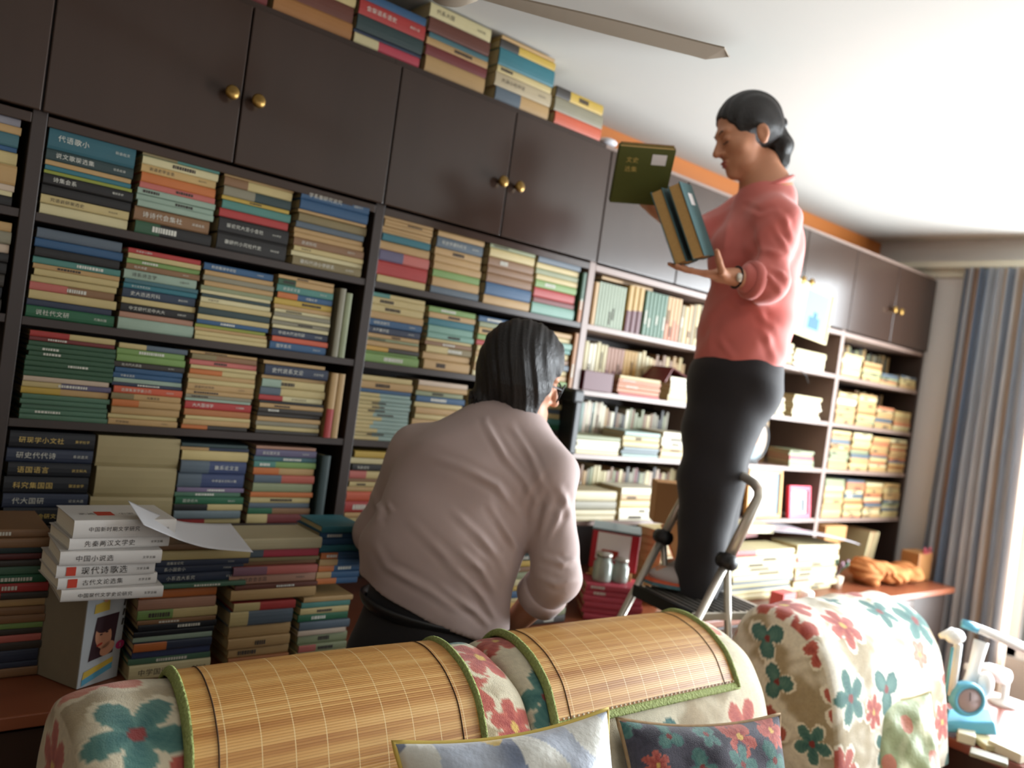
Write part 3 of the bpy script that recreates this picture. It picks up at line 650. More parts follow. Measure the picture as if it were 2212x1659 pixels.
# bay with framed photos: hanging print, wooden frame, red frame, oval picture
def pframe(name, label, corners, fw, fm, mats_, th=.018):
    """corners: bottom-left, bottom-right, top-left as world points"""
    bl, br, tl = map(Vector, corners); X = (br-bl); Z = (tl-bl); w_, h_ = X.length, Z.length; X.normalize(); Z = (Z-X*Z.dot(X)).normalized(); Y = Z.cross(X)
    r = empty(name, bl, label, 'picture frame'); r.matrix_world = frame(bl, X, Y, Z)
    m = MB(); m.box((0, -th, 0), (w_, 0, fw), fm); m.box((0, -th, h_-fw), (w_, 0, h_), fm); m.box((0, -th, fw), (fw, 0, h_-fw), fm); m.box((w_-fw, -th, fw), (w_, 0, h_-fw), fm)
    m.build('frame', r, bevel=.0015)
    m = MB(); m.box((fw, -th*.5, fw), (w_-fw, -.001, h_-fw), mats_[0]); m.build('mount', r)
    m = MB(); y = -th*.5-.0008
    for (x0, z0, x1, z1, mm) in mats_[1]:
        m.quad([(x0*w_, y, z0*h_), (x1*w_, y, z0*h_), (x1*w_, y, z1*h_), (x0*w_, y, z1*h_)], mm); y -= .0006
    m.build('picture', r)
    return r

sky_p = mat('printed_pale_blue', rgb(112, 156, 168), .6, .2); sea_p = mat('printed_teal_figure', rgb(52, 92, 112), .6, .2)
cream_fr = mat('cream_frame_moulding', rgb(190, 178, 140), .5, .3); grey_p = mat('printed_grey_blue', rgb(104, 122, 128), .5, .3); rose_p = mat('printed_rose_figure', rgb(190, 130, 138), .5, .3)
red_fr = mat('pink_red_frame', rgb(222, 48, 76), .4, .4); wood_fr = mat('honey_wood_frame', rgb(206, 150, 72), .45, .4)
pframe('picture_frame', 'white framed print of a pale blue scene hanging crooked on the bookcase doors', ((3.371, -.030, 1.815), (3.699, -.030, 1.793), (3.420, -.034, 2.058)), .012, cream_fr,
       (pmat('bg'), [(.30, .12, .90, .90, sky_p), (.44, .2, .72, .42, sea_p), (.55, .4, .64, .52, sea_p)]), .011)
pframe('picture_frame', 'honey-coloured wooden frame half covered by a white sheet, standing on the bottom shelf', ((3.325, .03, .938), (3.605, .03, .938), (3.325, .05, 1.165)), .016, wood_fr,
       (pmat('gy'), [(.06, .06, .56, .94, wht), (.56, .06, .94, .94, grey_p), (.64, .2, .82, .8, rose_p)]))
pframe('picture_frame', 'small pinkish red frame with a photo of two figures, on the bottom shelf', ((3.648, .01, .938), (3.838, .01, .938), (3.648, .03, 1.095)), .024, red_fr,
       (wht, [(.14, .16, .86, .84, carton_w), (.28, .2, .42, .7, rose_p), (.52, .2, .62, .72, grey_p), (.66, .2, .76, .6, ink)]))
r = empty('photo_frame', (3.36, .03, 1.191), 'oval pale portrait in a dark stand on the third shelf right of the woman', 'picture frame')
m = MB(); m.tube([(.1*math.cos(a), .02, .11+.1*math.sin(a)) for a in [2*math.pi*i/24 for i in range(25)]], .008, black, 8, cap=False); m.box((-.04, .015, 0), (.04, .06, .012), black); m.build('stand', r)
m = MB(); m.add([(.1*math.cos(a), .018, .11+.1*math.sin(a)) for a in [2*math.pi*i/32 for i in range(32)]], [tuple(range(32))], pmat('wp')); disc(m, 0, .125, .035, .045, skin_p, .0168); disc(m, 0, .05, .06, .035, grey_p, .0172); m.build('portrait', r)
# dark strap hanging over the second shelf edge
m = MB(); m.tube([(3.30, -.004, 1.68), (3.36, -.03, 1.672), (3.48, -.045, 1.66), (3.56, -.04, 1.635), (3.60, -.035, 1.60)], .006, black, 8, flat=.4)
tag(m.build('strap'), 'black curved strap drooping from the top shelf beside the pale piles', 'strap')
m = MB(); m.tube([(3.155, -.004, 1.56), (3.20, -.03, 1.5), (3.215, -.04, 1.45), (3.24, -.04, 1.42)], .005, black, 8)
tag(m.build('strap'), 'thin dark cord hanging in front of the red and white pile', 'strap')
# open red book set like a tent on the second shelf
m = MB(); m.add([(2.60, -.01, 1.503), (2.675, .02, 1.565), (2.76, -.01, 1.528), (2.60, .12, 1.503), (2.675, .15, 1.565), (2.76, .12, 1.528)], [(0, 1, 4, 3), (1, 2, 5, 4)], pmat('mr'))
o = m.build('open_book'); sm = o.modifiers.new('s', 'SOLIDIFY'); sm.thickness = .006; tag(o, 'dark red open book laid like a tent over the piles behind the woman', 'book')
# maroon box in front on the second shelf
m = MB(); m.box((2.146, -.012, 1.4275), (2.30, .12, 1.50), pmat('ma')); tag(m.build('slipcase', bevel=.002), 'maroon slipcase at the near end of the second shelf behind the woman', 'slipcase')
# black telephone-like handset stand next to the upright
r = empty('camera_bag', (2.09, -.02, 1.191), 'black padded bag standing on the shelf edge in front of the man\'s face', 'bag')
m = MB(); m.box((-.02, -.045, 0), (.014, .03, .20), black); m.build('pouch', r, bevel=.008)
m = MB(); m.box((-.038, -.05, .185), (.016, .03, .235), black); m.build('flap', r, bevel=.01)
# white crumpled bit on the cabinet top and the cloth scraps at the far end
m = MB(); m.ball((2.13, .02, 2.338), (.04, .03, .014), paper); tag(m.build('crumpled_paper'), 'small crumpled white paper at the end of the books on the cabinet top', 'paper')
r = empty('gift_bag', (4.62, -.2, .651), 'small tan bag with a red bow on the cabinet end by the curtain', 'bag')
m = MB(); m.box((-.07, -.05, 0), (.09, .05, .15), pmat('oc')); m.build('bag_body', r, bevel=.006)
m = MB()
for s_ in (-1, 1): m.tube([(0, -.052, .15), (s_*.03, -.055, .18), (s_*.045, -.055, .155), (0, -.052, .15)], .006, pmat('rk'), 8, flat=.5)
m.build('bow', r)
for q, (c, dx) in enumerate((('wc', 0), ('ot', .035), ('wc', .075))):
    M_ = T(4.40+dx, -.02, .652) @ Matrix.Rotation(math.radians(13), 4, 'Y')
    m = MB(); m.box((0, 0, 0), (.028, .15, .22), pmat(c), M_); m.box((.003, -.001, .003), (.025, .148, .217), page, M_)
    tag(m.build('book', bevel=.001), ['white book, first of three leaning in the low dark bay by the curtain', 'salmon book, middle of three leaning in the low dark bay by the curtain', 'white book, last of three leaning in the low dark bay by the curtain'][q], 'book', 'books leaning in the low bay')
m = MB(); m.box((3.965, -.03, .652), (4.12, .1, .82), brc); m.box((3.98, -.02, .8205), (4.19, .1, .90), brc)
tag(m.build('carton', bevel=.003), 'tan cartons piled in the low bay next to the grey folder', 'box')

# ------------------------------------------------------------------ ladder
tube_m = steel
LJ, RJ = at(1432, 1160, 2.66), at(1570, 1212, 2.40); zj = (LJ.z+RJ.z)/2; LJ.z = RJ.z = zj
side = (RJ-LJ); side.z = 0; side.normalize(); fwd = Vector((0, 0, 1)).cross(side)   # horizontal, pointing away from the low side
def tgt(px, py, base):  # point of a rail: lies in the vertical plane through `base` spanned by fwd and up
    d = at(px, py, 1)-Vector(CAM); n_ = side; t = (base-Vector(CAM)).dot(n_)/d.dot(n_); return Vector(CAM)+d*t
org = Vector((LJ.x, LJ.y, 0)); r = empty('step_ladder', org, 'aluminium step ladder with black joints that the woman stands on', 'ladder'); LAD = r
def lpart(m, nm, par=None, bevel=0):
    o = m.build(nm, par or r, bevel=bevel); 
    if par is None: o.location = -org
    return o
if True:
    lean = Vector(tgt(1335, 1345, LJ)-LJ); lean = lean/abs(lean.z); lean.x = max(min(lean.x, .6), -.6)
    back = Vector(tgt(1590, 1312, RJ)-RJ); back = back/abs(back.z)
LF = LJ+lean*(zj-.012); RF = RJ+lean*(zj-.012); 
back = Vector((-lean.x*.75, -lean.y*.75, -1))
LB, RB = Vector((2.42, -.50, .012)), Vector((2.36, -.752, .012)); hup = .17
for a, b_ in ((LF, LJ), (RF, RJ)): m = MB(); m.tube([a, b_-lean*.0], .0165, tube_m, 12, flat=.75); lpart(m, 'front_leg')
for a, b_ in ((LB, LJ), (RB, RJ)): m = MB(); m.tube([a, b_], .014, tube_m, 12, flat=.75); lpart(m, 'rear_leg')
LT, RT = LJ-lean*hup, RJ-lean*hup; pts = [LJ, LT]; cc_ = (LT+RT)/2-lean*.02
for i in range(9):
    a = math.pi*i/8; pts.append(cc_+(LT-RT)/2*math.cos(a)*1.0-lean*(.0+.05*math.sin(a))-lean*(-.07+.07*1))
pts += [RT, RJ]; m = MB(); m.tube(pts, .0165, tube_m, 12, flat=.85); lpart(m, 'handrail')
for j, nm in ((LJ, 1), (RJ, 2)):
    m = MB(); m.ball(tuple(j), (.03, .03, .026), black); m.tube([j-side*.026, j+side*.026], .022, black, 12); lpart(m, 'joint')
def tread(z, nm, depth=.09, par=None):
    f = (zj-z); a = LJ+lean*f; b_ = RJ+lean*f; m = MB(); n_ = Vector((lean.x, lean.y, 0)).normalized()
    M_ = frame(a, side, -n_, Vector((0, 0, 1))); L = (b_-a).length
    m.box((.0, -.02, -.022), (L, depth, 0), steel, M_)
    for q in range(6): m.box((.01, -.01+q*depth/6, .0002), (L-.01, -.004+q*depth/6, .003), black, M_)
    return lpart(m, nm, bevel=.002)
PLZ = .845
tread(.32, 'tread'); tread(.58, 'tread')
E2 = None
# ------------------------------------------------------------------ smooth bodies from blended round limbs
def rc(a, b, ra, rb, k=.02): return ('c', np.array(a, float), np.array(b, float), ra, rb, k)
def el(c, r, M=None, k=.02, sub=False): return ('e', np.array(c, float), np.array(r, float), np.eye(3) if M is None else np.array(M, float), k, sub)
def fc(a, b, ra, rb, axis, sq, k=.02):
    """limb flattened along `axis` by factor sq"""
    return ('f', np.array(a, float), np.array(b, float), ra, rb, k, np.array(axis, float)/np.linalg.norm(axis), sq)
def creases(V, o, lst):
    """cloth folds: ridges along picture-plane polylines seen on the near side of the garment"""
    R_, U_ = A(VR), A(VU); k = (V-A(CAM))@A(VF); X = 1106+FPX*((V-A(CAM))@R_)/k; Y = 829.5-FPX*((V-A(CAM))@U_)/k; out = np.zeros(len(V))
    for pts, wd, hh in lst:
        dm = np.full(len(V), 1e9); tt = np.zeros(len(V)); n = len(pts)-1
        for i in range(n):
            a, b = pts[i], pts[i+1]; dx, dy = b[0]-a[0], b[1]-a[1]; L2 = dx*dx+dy*dy; t = np.clip(((X-a[0])*dx+(Y-a[1])*dy)/L2, 0, 1)
            sgn = np.sign((X-a[0])*dy-(Y-a[1])*dx); d = np.hypot(X-a[0]-t*dx, Y-a[1]-t*dy); m_ = d < np.abs(dm); dm = np.where(m_, d*sgn, dm); tt = np.where(m_, (i+t)/n, tt)
        env = np.clip(np.minimum(tt, 1-tt)*2.6, 0, 1)*.72; env = env*(1+.25*np.sin(tt*17)); d_ = dm/wd
        out += env*hh*(np.exp(-d_**2)-.45*np.exp(-(np.abs(d_)-1.9)**2))
    return out
def mesh_sdf(prims, h, fold=None):
    planes = [p for p in prims if p[0] == 'p']; prims = [p for p in prims if p[0] != 'p']
    los, his = [], []
    for p in prims:
        if p[0] == 'e':
            if p[5]: continue
            R_ = p[2].max(); los.append(p[1]-R_); his.append(p[1]+R_)
        else:
            q = max(p[3], p[4]); los.append(np.minimum(p[1], p[2])-q); his.append(np.maximum(p[1], p[2])+q)
    lo = np.min(los, 0)-4*h; hi = np.max(his, 0)+4*h; n = np.ceil((hi-lo)/h).astype(int)+1
    f = np.full(n, .2, np.float32); ax = [lo[i]+h*np.arange(n[i]) for i in range(3)]
    for p in prims:
        if p[0] == 'e': R_ = p[2].max(); a, b = p[1]-R_, p[1]+R_; k = p[4]
        else: q = max(p[3], p[4]); a, b = np.minimum(p[1], p[2])-q, np.maximum(p[1], p[2])+q; k = p[5]
        mg = k+6*h; i0 = np.clip(np.floor((a-mg-lo)/h).astype(int), 0, n-1); i1 = np.clip(np.ceil((b+mg-lo)/h).astype(int)+1, 1, n)
        sl = tuple(slice(i0[i], i1[i]) for i in range(3))
        X = np.stack(np.meshgrid(*[ax[i][sl[i]] for i in range(3)], indexing='ij'), -1)
        if p[0] == 'e':
            L_ = (X-p[1]) @ p[3].T; k0 = np.linalg.norm(L_/p[2], axis=-1); k1 = np.linalg.norm(L_/p[2]**2, axis=-1); d = k0*(k0-1)/np.maximum(k1, 1e-6)
        else:
            a_, b_ = p[1], p[2]; ab = b_-a_; XX = X
            if p[0] == 'f':
                axs, sq = p[6], p[7]; rel = X-a_; c_ = rel @ axs; abx = ab@axs; XX = X + (c_*(1/sq-1))[..., None]*axs; ab = ab+axs*(abx*(1/sq-1))
            rel = XX-a_; t = np.clip(rel@ab/max(ab@ab, 1e-9), 0, 1); d = np.linalg.norm(rel-t[..., None]*ab, axis=-1)-(p[3]+(p[4]-p[3])*t)
            if p[0] == 'f': d = d*.8
        g = f[sl]
        if p[0] == 'e' and p[5]:
            hh = np.clip(.5-.5*(g+d)/k, 0, 1); f[sl] = g+(-d-g)*hh+k*hh*(1-hh)
        else:
            hh = np.clip(.5+.5*(g-d)/k, 0, 1); f[sl] = g*(1-hh)+d*hh-k*hh*(1-hh)
    for p in planes:
        X = np.stack(np.meshgrid(*ax, indexing='ij'), -1); f = np.maximum(f, (X-p[1])@p[2]).astype(np.float32)
    # surface nets
    s_ = f < 0; nx, ny, nz = n
    cnt = np.zeros((nx-1, ny-1, nz-1), np.float32); acc = np.zeros((nx-1, ny-1, nz-1, 3), np.float32)
    cor = [(i, j, k) for i in (0, 1) for j in (0, 1) for k in (0, 1)]
    def sub(A, c): return A[c[0]:nx-1+c[0], c[1]:ny-1+c[1], c[2]:nz-1+c[2]]
    for c in cor:
        for a in range(3):
            if c[a]: continue
            e = list(c); e[a] = 1; fa, fb = sub(f, c), sub(f, tuple(e)); x = (fa < 0) != (fb < 0)
            t = np.where(x, fa/np.where(x, fa-fb, 1), 0); pos = np.zeros(fa.shape+(3,), np.float32)
            for q in range(3): pos[..., q] = c[q]
            pos[..., a] = t; cnt += x; acc += pos*x[..., None]
    act = cnt > 0; idx = -np.ones(act.shape, int); idx[act] = np.arange(act.sum())
    cells = np.argwhere(act); V = lo+h*(cells+acc[act]/cnt[act][:, None])
    quads = []
    for a in range(3):
        b, c = (a+1) % 3, (a+2) % 3
        A = np.moveaxis(s_, (a, b, c), (0, 1, 2)); I = np.moveaxis(idx, (a, b, c), (0, 1, 2))
        d = A[:-1, 1:-1, 1:-1] != A[1:, 1:-1, 1:-1]; w_ = np.argwhere(d); i, j, k = w_[:, 0], w_[:, 1]+1, w_[:, 2]+1
        q = np.stack([I[i, j-1, k-1], I[i, j, k-1], I[i, j, k], I[i, j-1, k]], 1); ins = A[:-1, 1:-1, 1:-1][d]
        q = np.where(ins[:, None], q, q[:, ::-1]); quads.append(q)
    Q = np.concatenate(quads); Q = Q[(Q >= 0).all(1)]
    # light smoothing
    for _ in range(2):
        s2 = np.zeros_like(V); n2 = np.zeros(len(V))
        for a, b in ((0, 1), (1, 2), (2, 3), (3, 0)):
            np.add.at(s2, Q[:, a], V[Q[:, b]]); np.add.at(n2, Q[:, a], 1); np.add.at(s2, Q[:, b], V[Q[:, a]]); np.add.at(n2, Q[:, b], 1)
        V = V*.5+.5*s2/np.maximum(n2, 1)[:, None]
    if fold is not None:
        e1 = V[Q[:, 2]]-V[Q[:, 0]]; e2 = V[Q[:, 3]]-V[Q[:, 1]]; fn = np.cross(e1, e2); N = np.zeros_like(V)
        for a in range(4): np.add.at(N, Q[:, a], fn)
        N /= np.maximum(np.linalg.norm(N, axis=1), 1e-9)[:, None]; V = V+N*fold(V, N)[:, None]
    return V, Q
def sobj(name, prims, h, m, parent, org, fold=None, colfn=None):
    V, Q = mesh_sdf(prims, h, fold); me = bpy.data.meshes.new(name)
    me.vertices.add(len(V)); me.vertices.foreach_set('co', (V-np.array(org)).astype(np.float32).ravel())
    me.loops.add(len(Q)*4); me.loops.foreach_set('vertex_index', Q.astype(np.int32).ravel()); me.polygons.add(len(Q))
    me.polygons.foreach_set('loop_start', np.arange(0, len(Q)*4, 4, dtype=np.int32)); me.polygons.foreach_set('use_smooth', np.ones(len(Q), bool))
    me.update(calc_edges=True); me.validate(); me.materials.append(m)
    if colfn is not None:
        C = colfn(V); ca = me.color_attributes.new('Col', 'FLOAT_COLOR', 'POINT'); ca.data.foreach_set('color', np.concatenate([C, np.ones((len(V), 1))], 1).astype(np.float32).ravel())
    o = bpy.data.objects.new(name, me); COL.objects.link(o); o.parent = parent
    return o
def A(v): return np.array(v, float)
def head_prims(o, fwd, up, s=1.0):
    """skin of a head; o = point between the eyes' level and the skull centre"""
    f = A(fwd)/np.linalg.norm(fwd); u = A(up)-f*(A(up)@f); u /= np.linalg.norm(u); r_ = np.cross(f, u); M = np.stack([r_, f, u])
    def P_(x, y, z): return A(o)+s*(x*r_+y*f+z*u)
    P = [el(P_(0, -.012, .038), A((.072, .092, .080))*s, M, .02), el(P_(0, .035, -.028), A((.058, .055, .075))*s, M, .03),
         el(P_(0, .042, -.075), A((.045, .042, .036))*s, M, .025), rc(P_(0, .074, -.098), P_(0, .074, -.100), .017*s, .017*s, .02),
         el(P_(0, .074, .022), A((.048, .018, .014))*s, M, .015), rc(P_(0, .088, .004), P_(0, .108, -.032), .008*s, .0125*s, .010)]
    for q in (-1, 1):
        P += [rc(P_(q*.036, .058, -.024), P_(q*.04, .05, -.03), .022*s, .022*s, .02), rc(P_(q*.012, .092, -.037), P_(q*.011, .09, -.037), .008*s, .008*s, .006),
              el(P_(q*.031, .092, .000), A((.014, .011, .009))*s, M, .012, True), el(P_(q*.031, .077, -.001), A((.0155, .012, .0115))*s, M, .004),
              el(P_(q*.075, -.012, -.018), A((.007, .018, .031))*s, M, .006), el(P_(q*.080, -.018, -.012), A((.006, .015, .024))*s, M, .004), el(P_(q*.085, -.010, -.016), A((.004, .008, .014))*s, M, .003, True)]
    P += [el(P_(0, .089, -.063), A((.022, .009, .006))*s, M, .006), el(P_(0, .087, -.073), A((.018, .009, .0065))*s, M, .006)]
    return P, P_, M
def hand_prims(w, fd, pn, side, s=1.0, curl=(.5, .5, .5, .5), thumb=(.9, .3), spread=.12):
    """w wrist point, fd finger direction, pn palm normal (out of the palm); side = direction from little finger to thumb"""
    f = A(fd)/np.linalg.norm(fd); n_ = A(pn)-f*(A(pn)@f); n_ /= np.linalg.norm(n_); sd = np.cross(f, n_); sd = sd*(1 if sd@A(side) > 0 else -1)
    w = A(w); P = []
    for i, x in enumerate((.030, .010, -.010, -.028)):
        kn = w+s*(f*(.088-.006*abs(i-1))+sd*x); P.append(rc(w+s*(sd*x*.55+f*.008), kn, .0135*s, .0105*s, .012))
        L = (.043, .048, .044, .034)[i]*s; rr = (.0092, .0095, .0090, .0080)[i]*s; d = f+sd*(x/.03*spread); d /= np.linalg.norm(d); p = kn; c = curl[i]
        for j in range(3):
            ang = c*(.55, 1.0, .8)[j]; d = d*math.cos(ang)+n_*math.sin(ang); d /= np.linalg.norm(d); q = p+d*L*(1, .62, .5)[j]
            P.append(rc(p, q, rr*(1, .93, .86)[j], rr*(.93, .86, .74)[j], .0035)); p = q
    b = w+s*(f*.022+sd*.022); t1 = b+s*.040*(f*math.cos(thumb[0])+sd*math.sin(thumb[0])+n_*.25); d2 = f*math.cos(thumb[0]-.35)+sd*math.sin(thumb[0]-.35)+n_*thumb[1]; d2 /= np.linalg.norm(d2)
    t2 = t1+s*.032*d2; t3 = t2+s*.026*(d2+n_*.15)
    P += [rc(b, t1, .0145*s, .0115*s, .012), rc(t1, t2, .0112*s, .0100*s, .004), rc(t2, t3, .0100*s, .0080*s, .004)]
    P.append(rc(w-f*.01*s, w+f*.04*s, .022*s, .021*s, .012))
    return P

skin = mat('warm_skin', rgb(196, 138, 106), .5, .4, var=.06, vscale=30, bump=.04, bscale=250)
skin.node_tree.nodes['Principled BSDF'].inputs['Subsurface Weight'].default_value = .08
skin.node_tree.nodes['Principled BSDF'].inputs['Subsurface Radius'].default_value = (.02, .008, .004)
hairm = mat('black_hair', rgb(26, 22, 22), .42, .5, bump=.5, bscale=90, stretch=(6, 6, .6))
lipm = mat('lip_skin', rgb(168, 92, 84), .45, .4)
shirtm = mat('mauve_grey_shirt_cotton', rgb(178, 158, 154), .75, .25, sheen=.2, bump=.08, bscale=600)
trousm = mat('black_trouser_cloth', rgb(38, 36, 38), .8, .2, sheen=.15)
beltm = mat('black_leather_belt', rgb(30, 30, 32), .4, .5)
blousem = mat('coral_pink_cotton', rgb(206, 112, 104), .75, .25, sheen=.3, var=.06, vscale=7, bump=.08, bscale=600)
shoem = mat('grey_canvas_shoe', rgb(176, 168, 164), .7, .3); solem = mat('teal_rubber_sole', rgb(80, 116, 124), .6, .3); orgm = mat('orange_shoe_trim', rgb(206, 96, 64), .6, .3)

# ------------------------------------------------------------------ the man bending over the cabinet, seen from behind
def build_man():
    org = at(930, 1390, 2.02); org.z = 0
    r = empty('person', org, 'person in a mauve-grey shirt and black trousers, bent over, back turned, searching the books', 'person'); o = A(org)
    A_ = lambda px, py, k: A(at(px, py, k))
    pel = A_(925, 1405, 2.02); wst = A_(940, 1310, 2.02); mid = A_(958, 1185, 2.02); chest = A_(1008, 1065, 2.05); upc = A_(1065, 985, 2.09); neck0 = A_(1105, 945, 2.12); neck1 = A_(1120, 865, 2.14)
    Ls = A_(905, 985, 2.14); Rs = A_(1183, 1025, 2.03); Le = A_(818, 1150, 2.20); Re = A_(1203, 1250, 1.98); Lw = A_(880, 1215, 2.33); Rw = A_(1095, 1362, 2.12)
    hc = A_(1128, 806, 2.13)
    fwd = A(VR)*.86 - A(VU)*.42 + A(VF)*.20; up = A(VU)*.90+A(VR)*.42
    hp, HP, HM = head_prims(hc, fwd, up, 1.02)
    legs = []
    hipL, hipR = pel+(-.085*A(VR)), pel+(.085*A(VR))
    kneeL = np.array([hipL[0]-.01, hipL[1]+.02, .47]); kneeR = np.array([hipR[0]+.01, hipR[1]+.02, .47]); anL = np.array([hipL[0]-.02, hipL[1]+.0, .09]); anR = np.array([hipR[0]+.02, hipR[1]+.0, .09])
    toe = A(VF).copy(); toe[2] = 0; toe /= np.linalg.norm(toe)
    # body: one continuous skin surface
    hR = hand_prims(Rw, A(VF)*.6-A(VR)*.7-A(VU)*.3, -A(VU)+A(VF)*.2, A(VF), 1.0, (.5, .55, .6, .6))
    hL = hand_prims(Lw, A(VF)*.5-A(VU)*.8, A(VR), A(VF), 1.0, (.6, .6, .6, .6))
    body = hp+[rc(neck1, neck0, .056, .062, .03), rc(neck0, chest, .08, .13, .06), fc(chest, wst, .165, .14, VF, .62, .05), fc(wst, pel, .14, .15, VF, .7, .05),
          rc(neck0, Ls, .05, .055, .04), rc(neck0, Rs, .05, .055, .04), rc(Ls, Le, .052, .040, .03), rc(Le, Lw, .040, .026, .02), rc(Rs, Re, .052, .042, .03), rc(Re, Rw, .043, .028, .02)] + hR + hL
    for h_, k_, a_ in ((hipL, kneeL, anL), (hipR, kneeR, anR)): body += [rc(h_, k_, .085, .058, .04), rc(k_, a_, .055, .036, .02), fc(a_-[0, 0, .04], a_-[0, 0, .045]+toe*.14, .042, .032, (0, 0, 1), .8, .02)]
    sobj('body', body, .0048, skin, r, o).location = (0, 0, 0)
    # shirt
    F_, R_, U_ = A(VF), A(VR), A(VU)
    ax1 = (Rs-wst); ax1 /= np.linalg.norm(ax1)
    c0 = A_(1085, 1375, 1.96)
    def fold(V, N):
        P2 = np.stack([(V-o)@R_, (V-o)@U_, (V-o)@F_], -1)
        n3 = np.sin(P2[:, 1]*34+P2[:, 0]*15+2*np.sin(P2[:, 0]*9+P2[:, 2]*6))*.0018+np.sin(P2[:, 1]*61-P2[:, 0]*31+3*np.sin(P2[:, 2]*17))*.0010
        return n3+creases(V, o, [([(1046, 895), (1050, 915), (1090, 986), (1133, 1037), (1172, 1112)], 7, .007), ([(1100, 911), (1147, 986), (1180, 1065)], 7, .006), ([(912, 981), (997, 1009), (1072, 1047), (1119, 1110), (1133, 1155)], 8, .006),
            ([(1050, 1080), (1104, 1164), (1120, 1200)], 7, .006), ([(968, 1094), (1034, 1155), (1081, 1211), (1095, 1260)], 8, .007), ([(987, 1183), (1039, 1230), (1075, 1290)], 7, .007), ([(980, 1220), (1044, 1291), (1076, 1345)], 7, .007),
            ([(940, 1260), (1025, 1319), (1062, 1356)], 7, .006), ([(805, 1165), (837, 1225), (922, 1272), (1000, 1325)], 8, .006), ([(1203, 1045), (1238, 1125)], 8, .007), ([(1165, 1200), (1215, 1218), (1250, 1205)], 7, .007),
            ([(1156, 1244), (1200, 1262), (1248, 1250)], 7, .006), ([(1185, 1060), (1166, 1098), (1150, 1172)], 8, -.009), ([(1225, 1060), (1205, 1120), (1175, 1180)], 7, .006), ([(1120, 1120), (1140, 1060), (1180, 1010)], 7, .004),
            ([(800, 1060), (820, 1100), (812, 1140)], 7, .007), ([(830, 1080), (850, 1110)], 6, .004), ([(1075, 1110), (1110, 1180), (1100, 1240)], 6, .005), ([(880, 1120), (960, 1200), (1010, 1270)], 9, .004)])
    sh = [fc(upc, chest, .140, .172, VF, .70, .05), fc(chest, mid, .174, .178, VF, .70, .04), fc(mid, wst, .178, .160, VF, .72, .04), fc(wst, A_(936, 1400, 2.0), .160, .158, VF, .78, .03),
          rc(neck0-A(VU)*.01, Ls, .062, .072, .07), rc(neck0-A(VU)*.01, Rs, .062, .074, .07), rc(Ls, Le, .075, .058, .04), rc(Rs, Re, .064, .056, .025),
          rc(Re, Re+(Rw-Re)*.22, .056, .054, .02), rc(Le, Le+(Lw-Le)*.45, .062, .056, .03), rc(A_(1050, 1300, 2.0), A_(1056, 1360, 1.98), .04, .035, .05), rc(A_(822, 1180, 2.06), A_(806, 1268, 2.04), .045, .03, .05), rc(upc, neck0, .10, .070, .05)]
    nn_ = -U_*.912-R_*.41; cut = [('p', A_(925, 1312, 2.0)+R_*0, nn_)]
    sobj('shirt', sh+cut, .0045, shirtm, r, o, fold)
    # collar and rolled cuffs
    m = MB(); cu = Vector(neck1-neck0).normalized(); q1 = cu.orthogonal().normalized(); q2 = cu.cross(q1); cpt = Vector(neck0)+cu*.018
    ring = [cpt+q1*math.cos(a)*.069+q2*math.sin(a)*.069 for a in [2*math.pi*i/28 for i in range(29)]]
    m.tube(ring, .017, shirtm, 10, cap=False, flat=.35); o2 = m.build('collar', r); o2.location = -org
    for e_, w_, nm in ((Re, Rw, .34),):
        d = Vector(w_-e_).normalized(); p = Vector(e_)+Vector(w_-e_)*.22; m = MB(); m.tube([p-d*.004, p, p+d*.035, p+d*.04], [.056, .061, .060, .052], shirtm, 26); o2 = m.build('rolled_cuff', r); o2.location = -org
    # trousers and belt
    tr = [fc(A_(930, 1290, 2.02), pel, .150, .168, VF, .76, .04), rc(hipL, kneeL, .105, .085, .05), rc(kneeL, anL, .082, .075, .03), rc(hipR, kneeR, .105, .085, .05), rc(kneeR, anR, .082, .075, .03), rc(pel, pel-F_*.03, .14, .12, .05)]
    sobj('trousers', tr, .008, trousm, r, o, lambda V, N: .003*np.sin(V[:, 2]*40+V[:, 0]*25)*np.sin(V[:, 1]*30))
    m = MB(); cb = Vector(A_(925, 1322, 2.02)); ux = Vector(R_*.95-U_*.26).normalized(); uy = Vector(F_)
    m.tube([cb+ux*math.cos(a)*.162+uy*math.sin(a)*.126 for a in [2*math.pi*i/40 for i in range(41)]], .018, beltm, 10, cap=False, flat=.4); o2 = m.build('belt', r); o2.location = -org
    m = MB()
    for an in (anL, anR): m.box((-.045, -.09, 0), (.045, .19, .035), beltm, T(an[0], an[1], .0) @ Rz(-YAW)); m.ball((0, .05, .04), (.045, .12, .04), beltm, T(an[0], an[1], .0) @ Rz(-YAW))
    o2 = m.build('shoes', r); o2.location = -org
    # hair: long over collar and ears
    IM = np.stack([R_*.96+U_*.26, F_, U_*.96-R_*.26])
    hs = [el(HP(0, -.012, .046), A((.086, .104, .088)), HM, .02), el(A_(1117, 795, 2.13), A((.100, .105, .112)), IM, .02), rc(A_(1078, 835, 2.12), A_(1046, 864, 2.11), .070, .040, .03), rc(A_(1125, 850, 2.09), A_(1120, 880, 2.08), .062, .034, .03), rc(A_(1158, 830, 2.08), A_(1146, 884, 2.08), .038, .020, .02), rc(A_(1174, 785, 2.09), A_(1176, 825, 2.08), .028, .014, .015),
          rc(A_(1040, 862, 2.11), A_(1024, 872, 2.11), .022, .010, .015), el(HP(0, .100, -.045), A((.085, .070, .085)), HM, .01, True)]
    def hf(V, N):
        q = (V-hc)@HM.T; X_ = (V-hc)@R_; Y_ = (V-hc)@U_; return .0014*np.sin(X_*190-Y_*30+3*np.sin(Y_*16+X_*9))+.0009*np.sin(X_*420+2*np.sin(Y_*25))
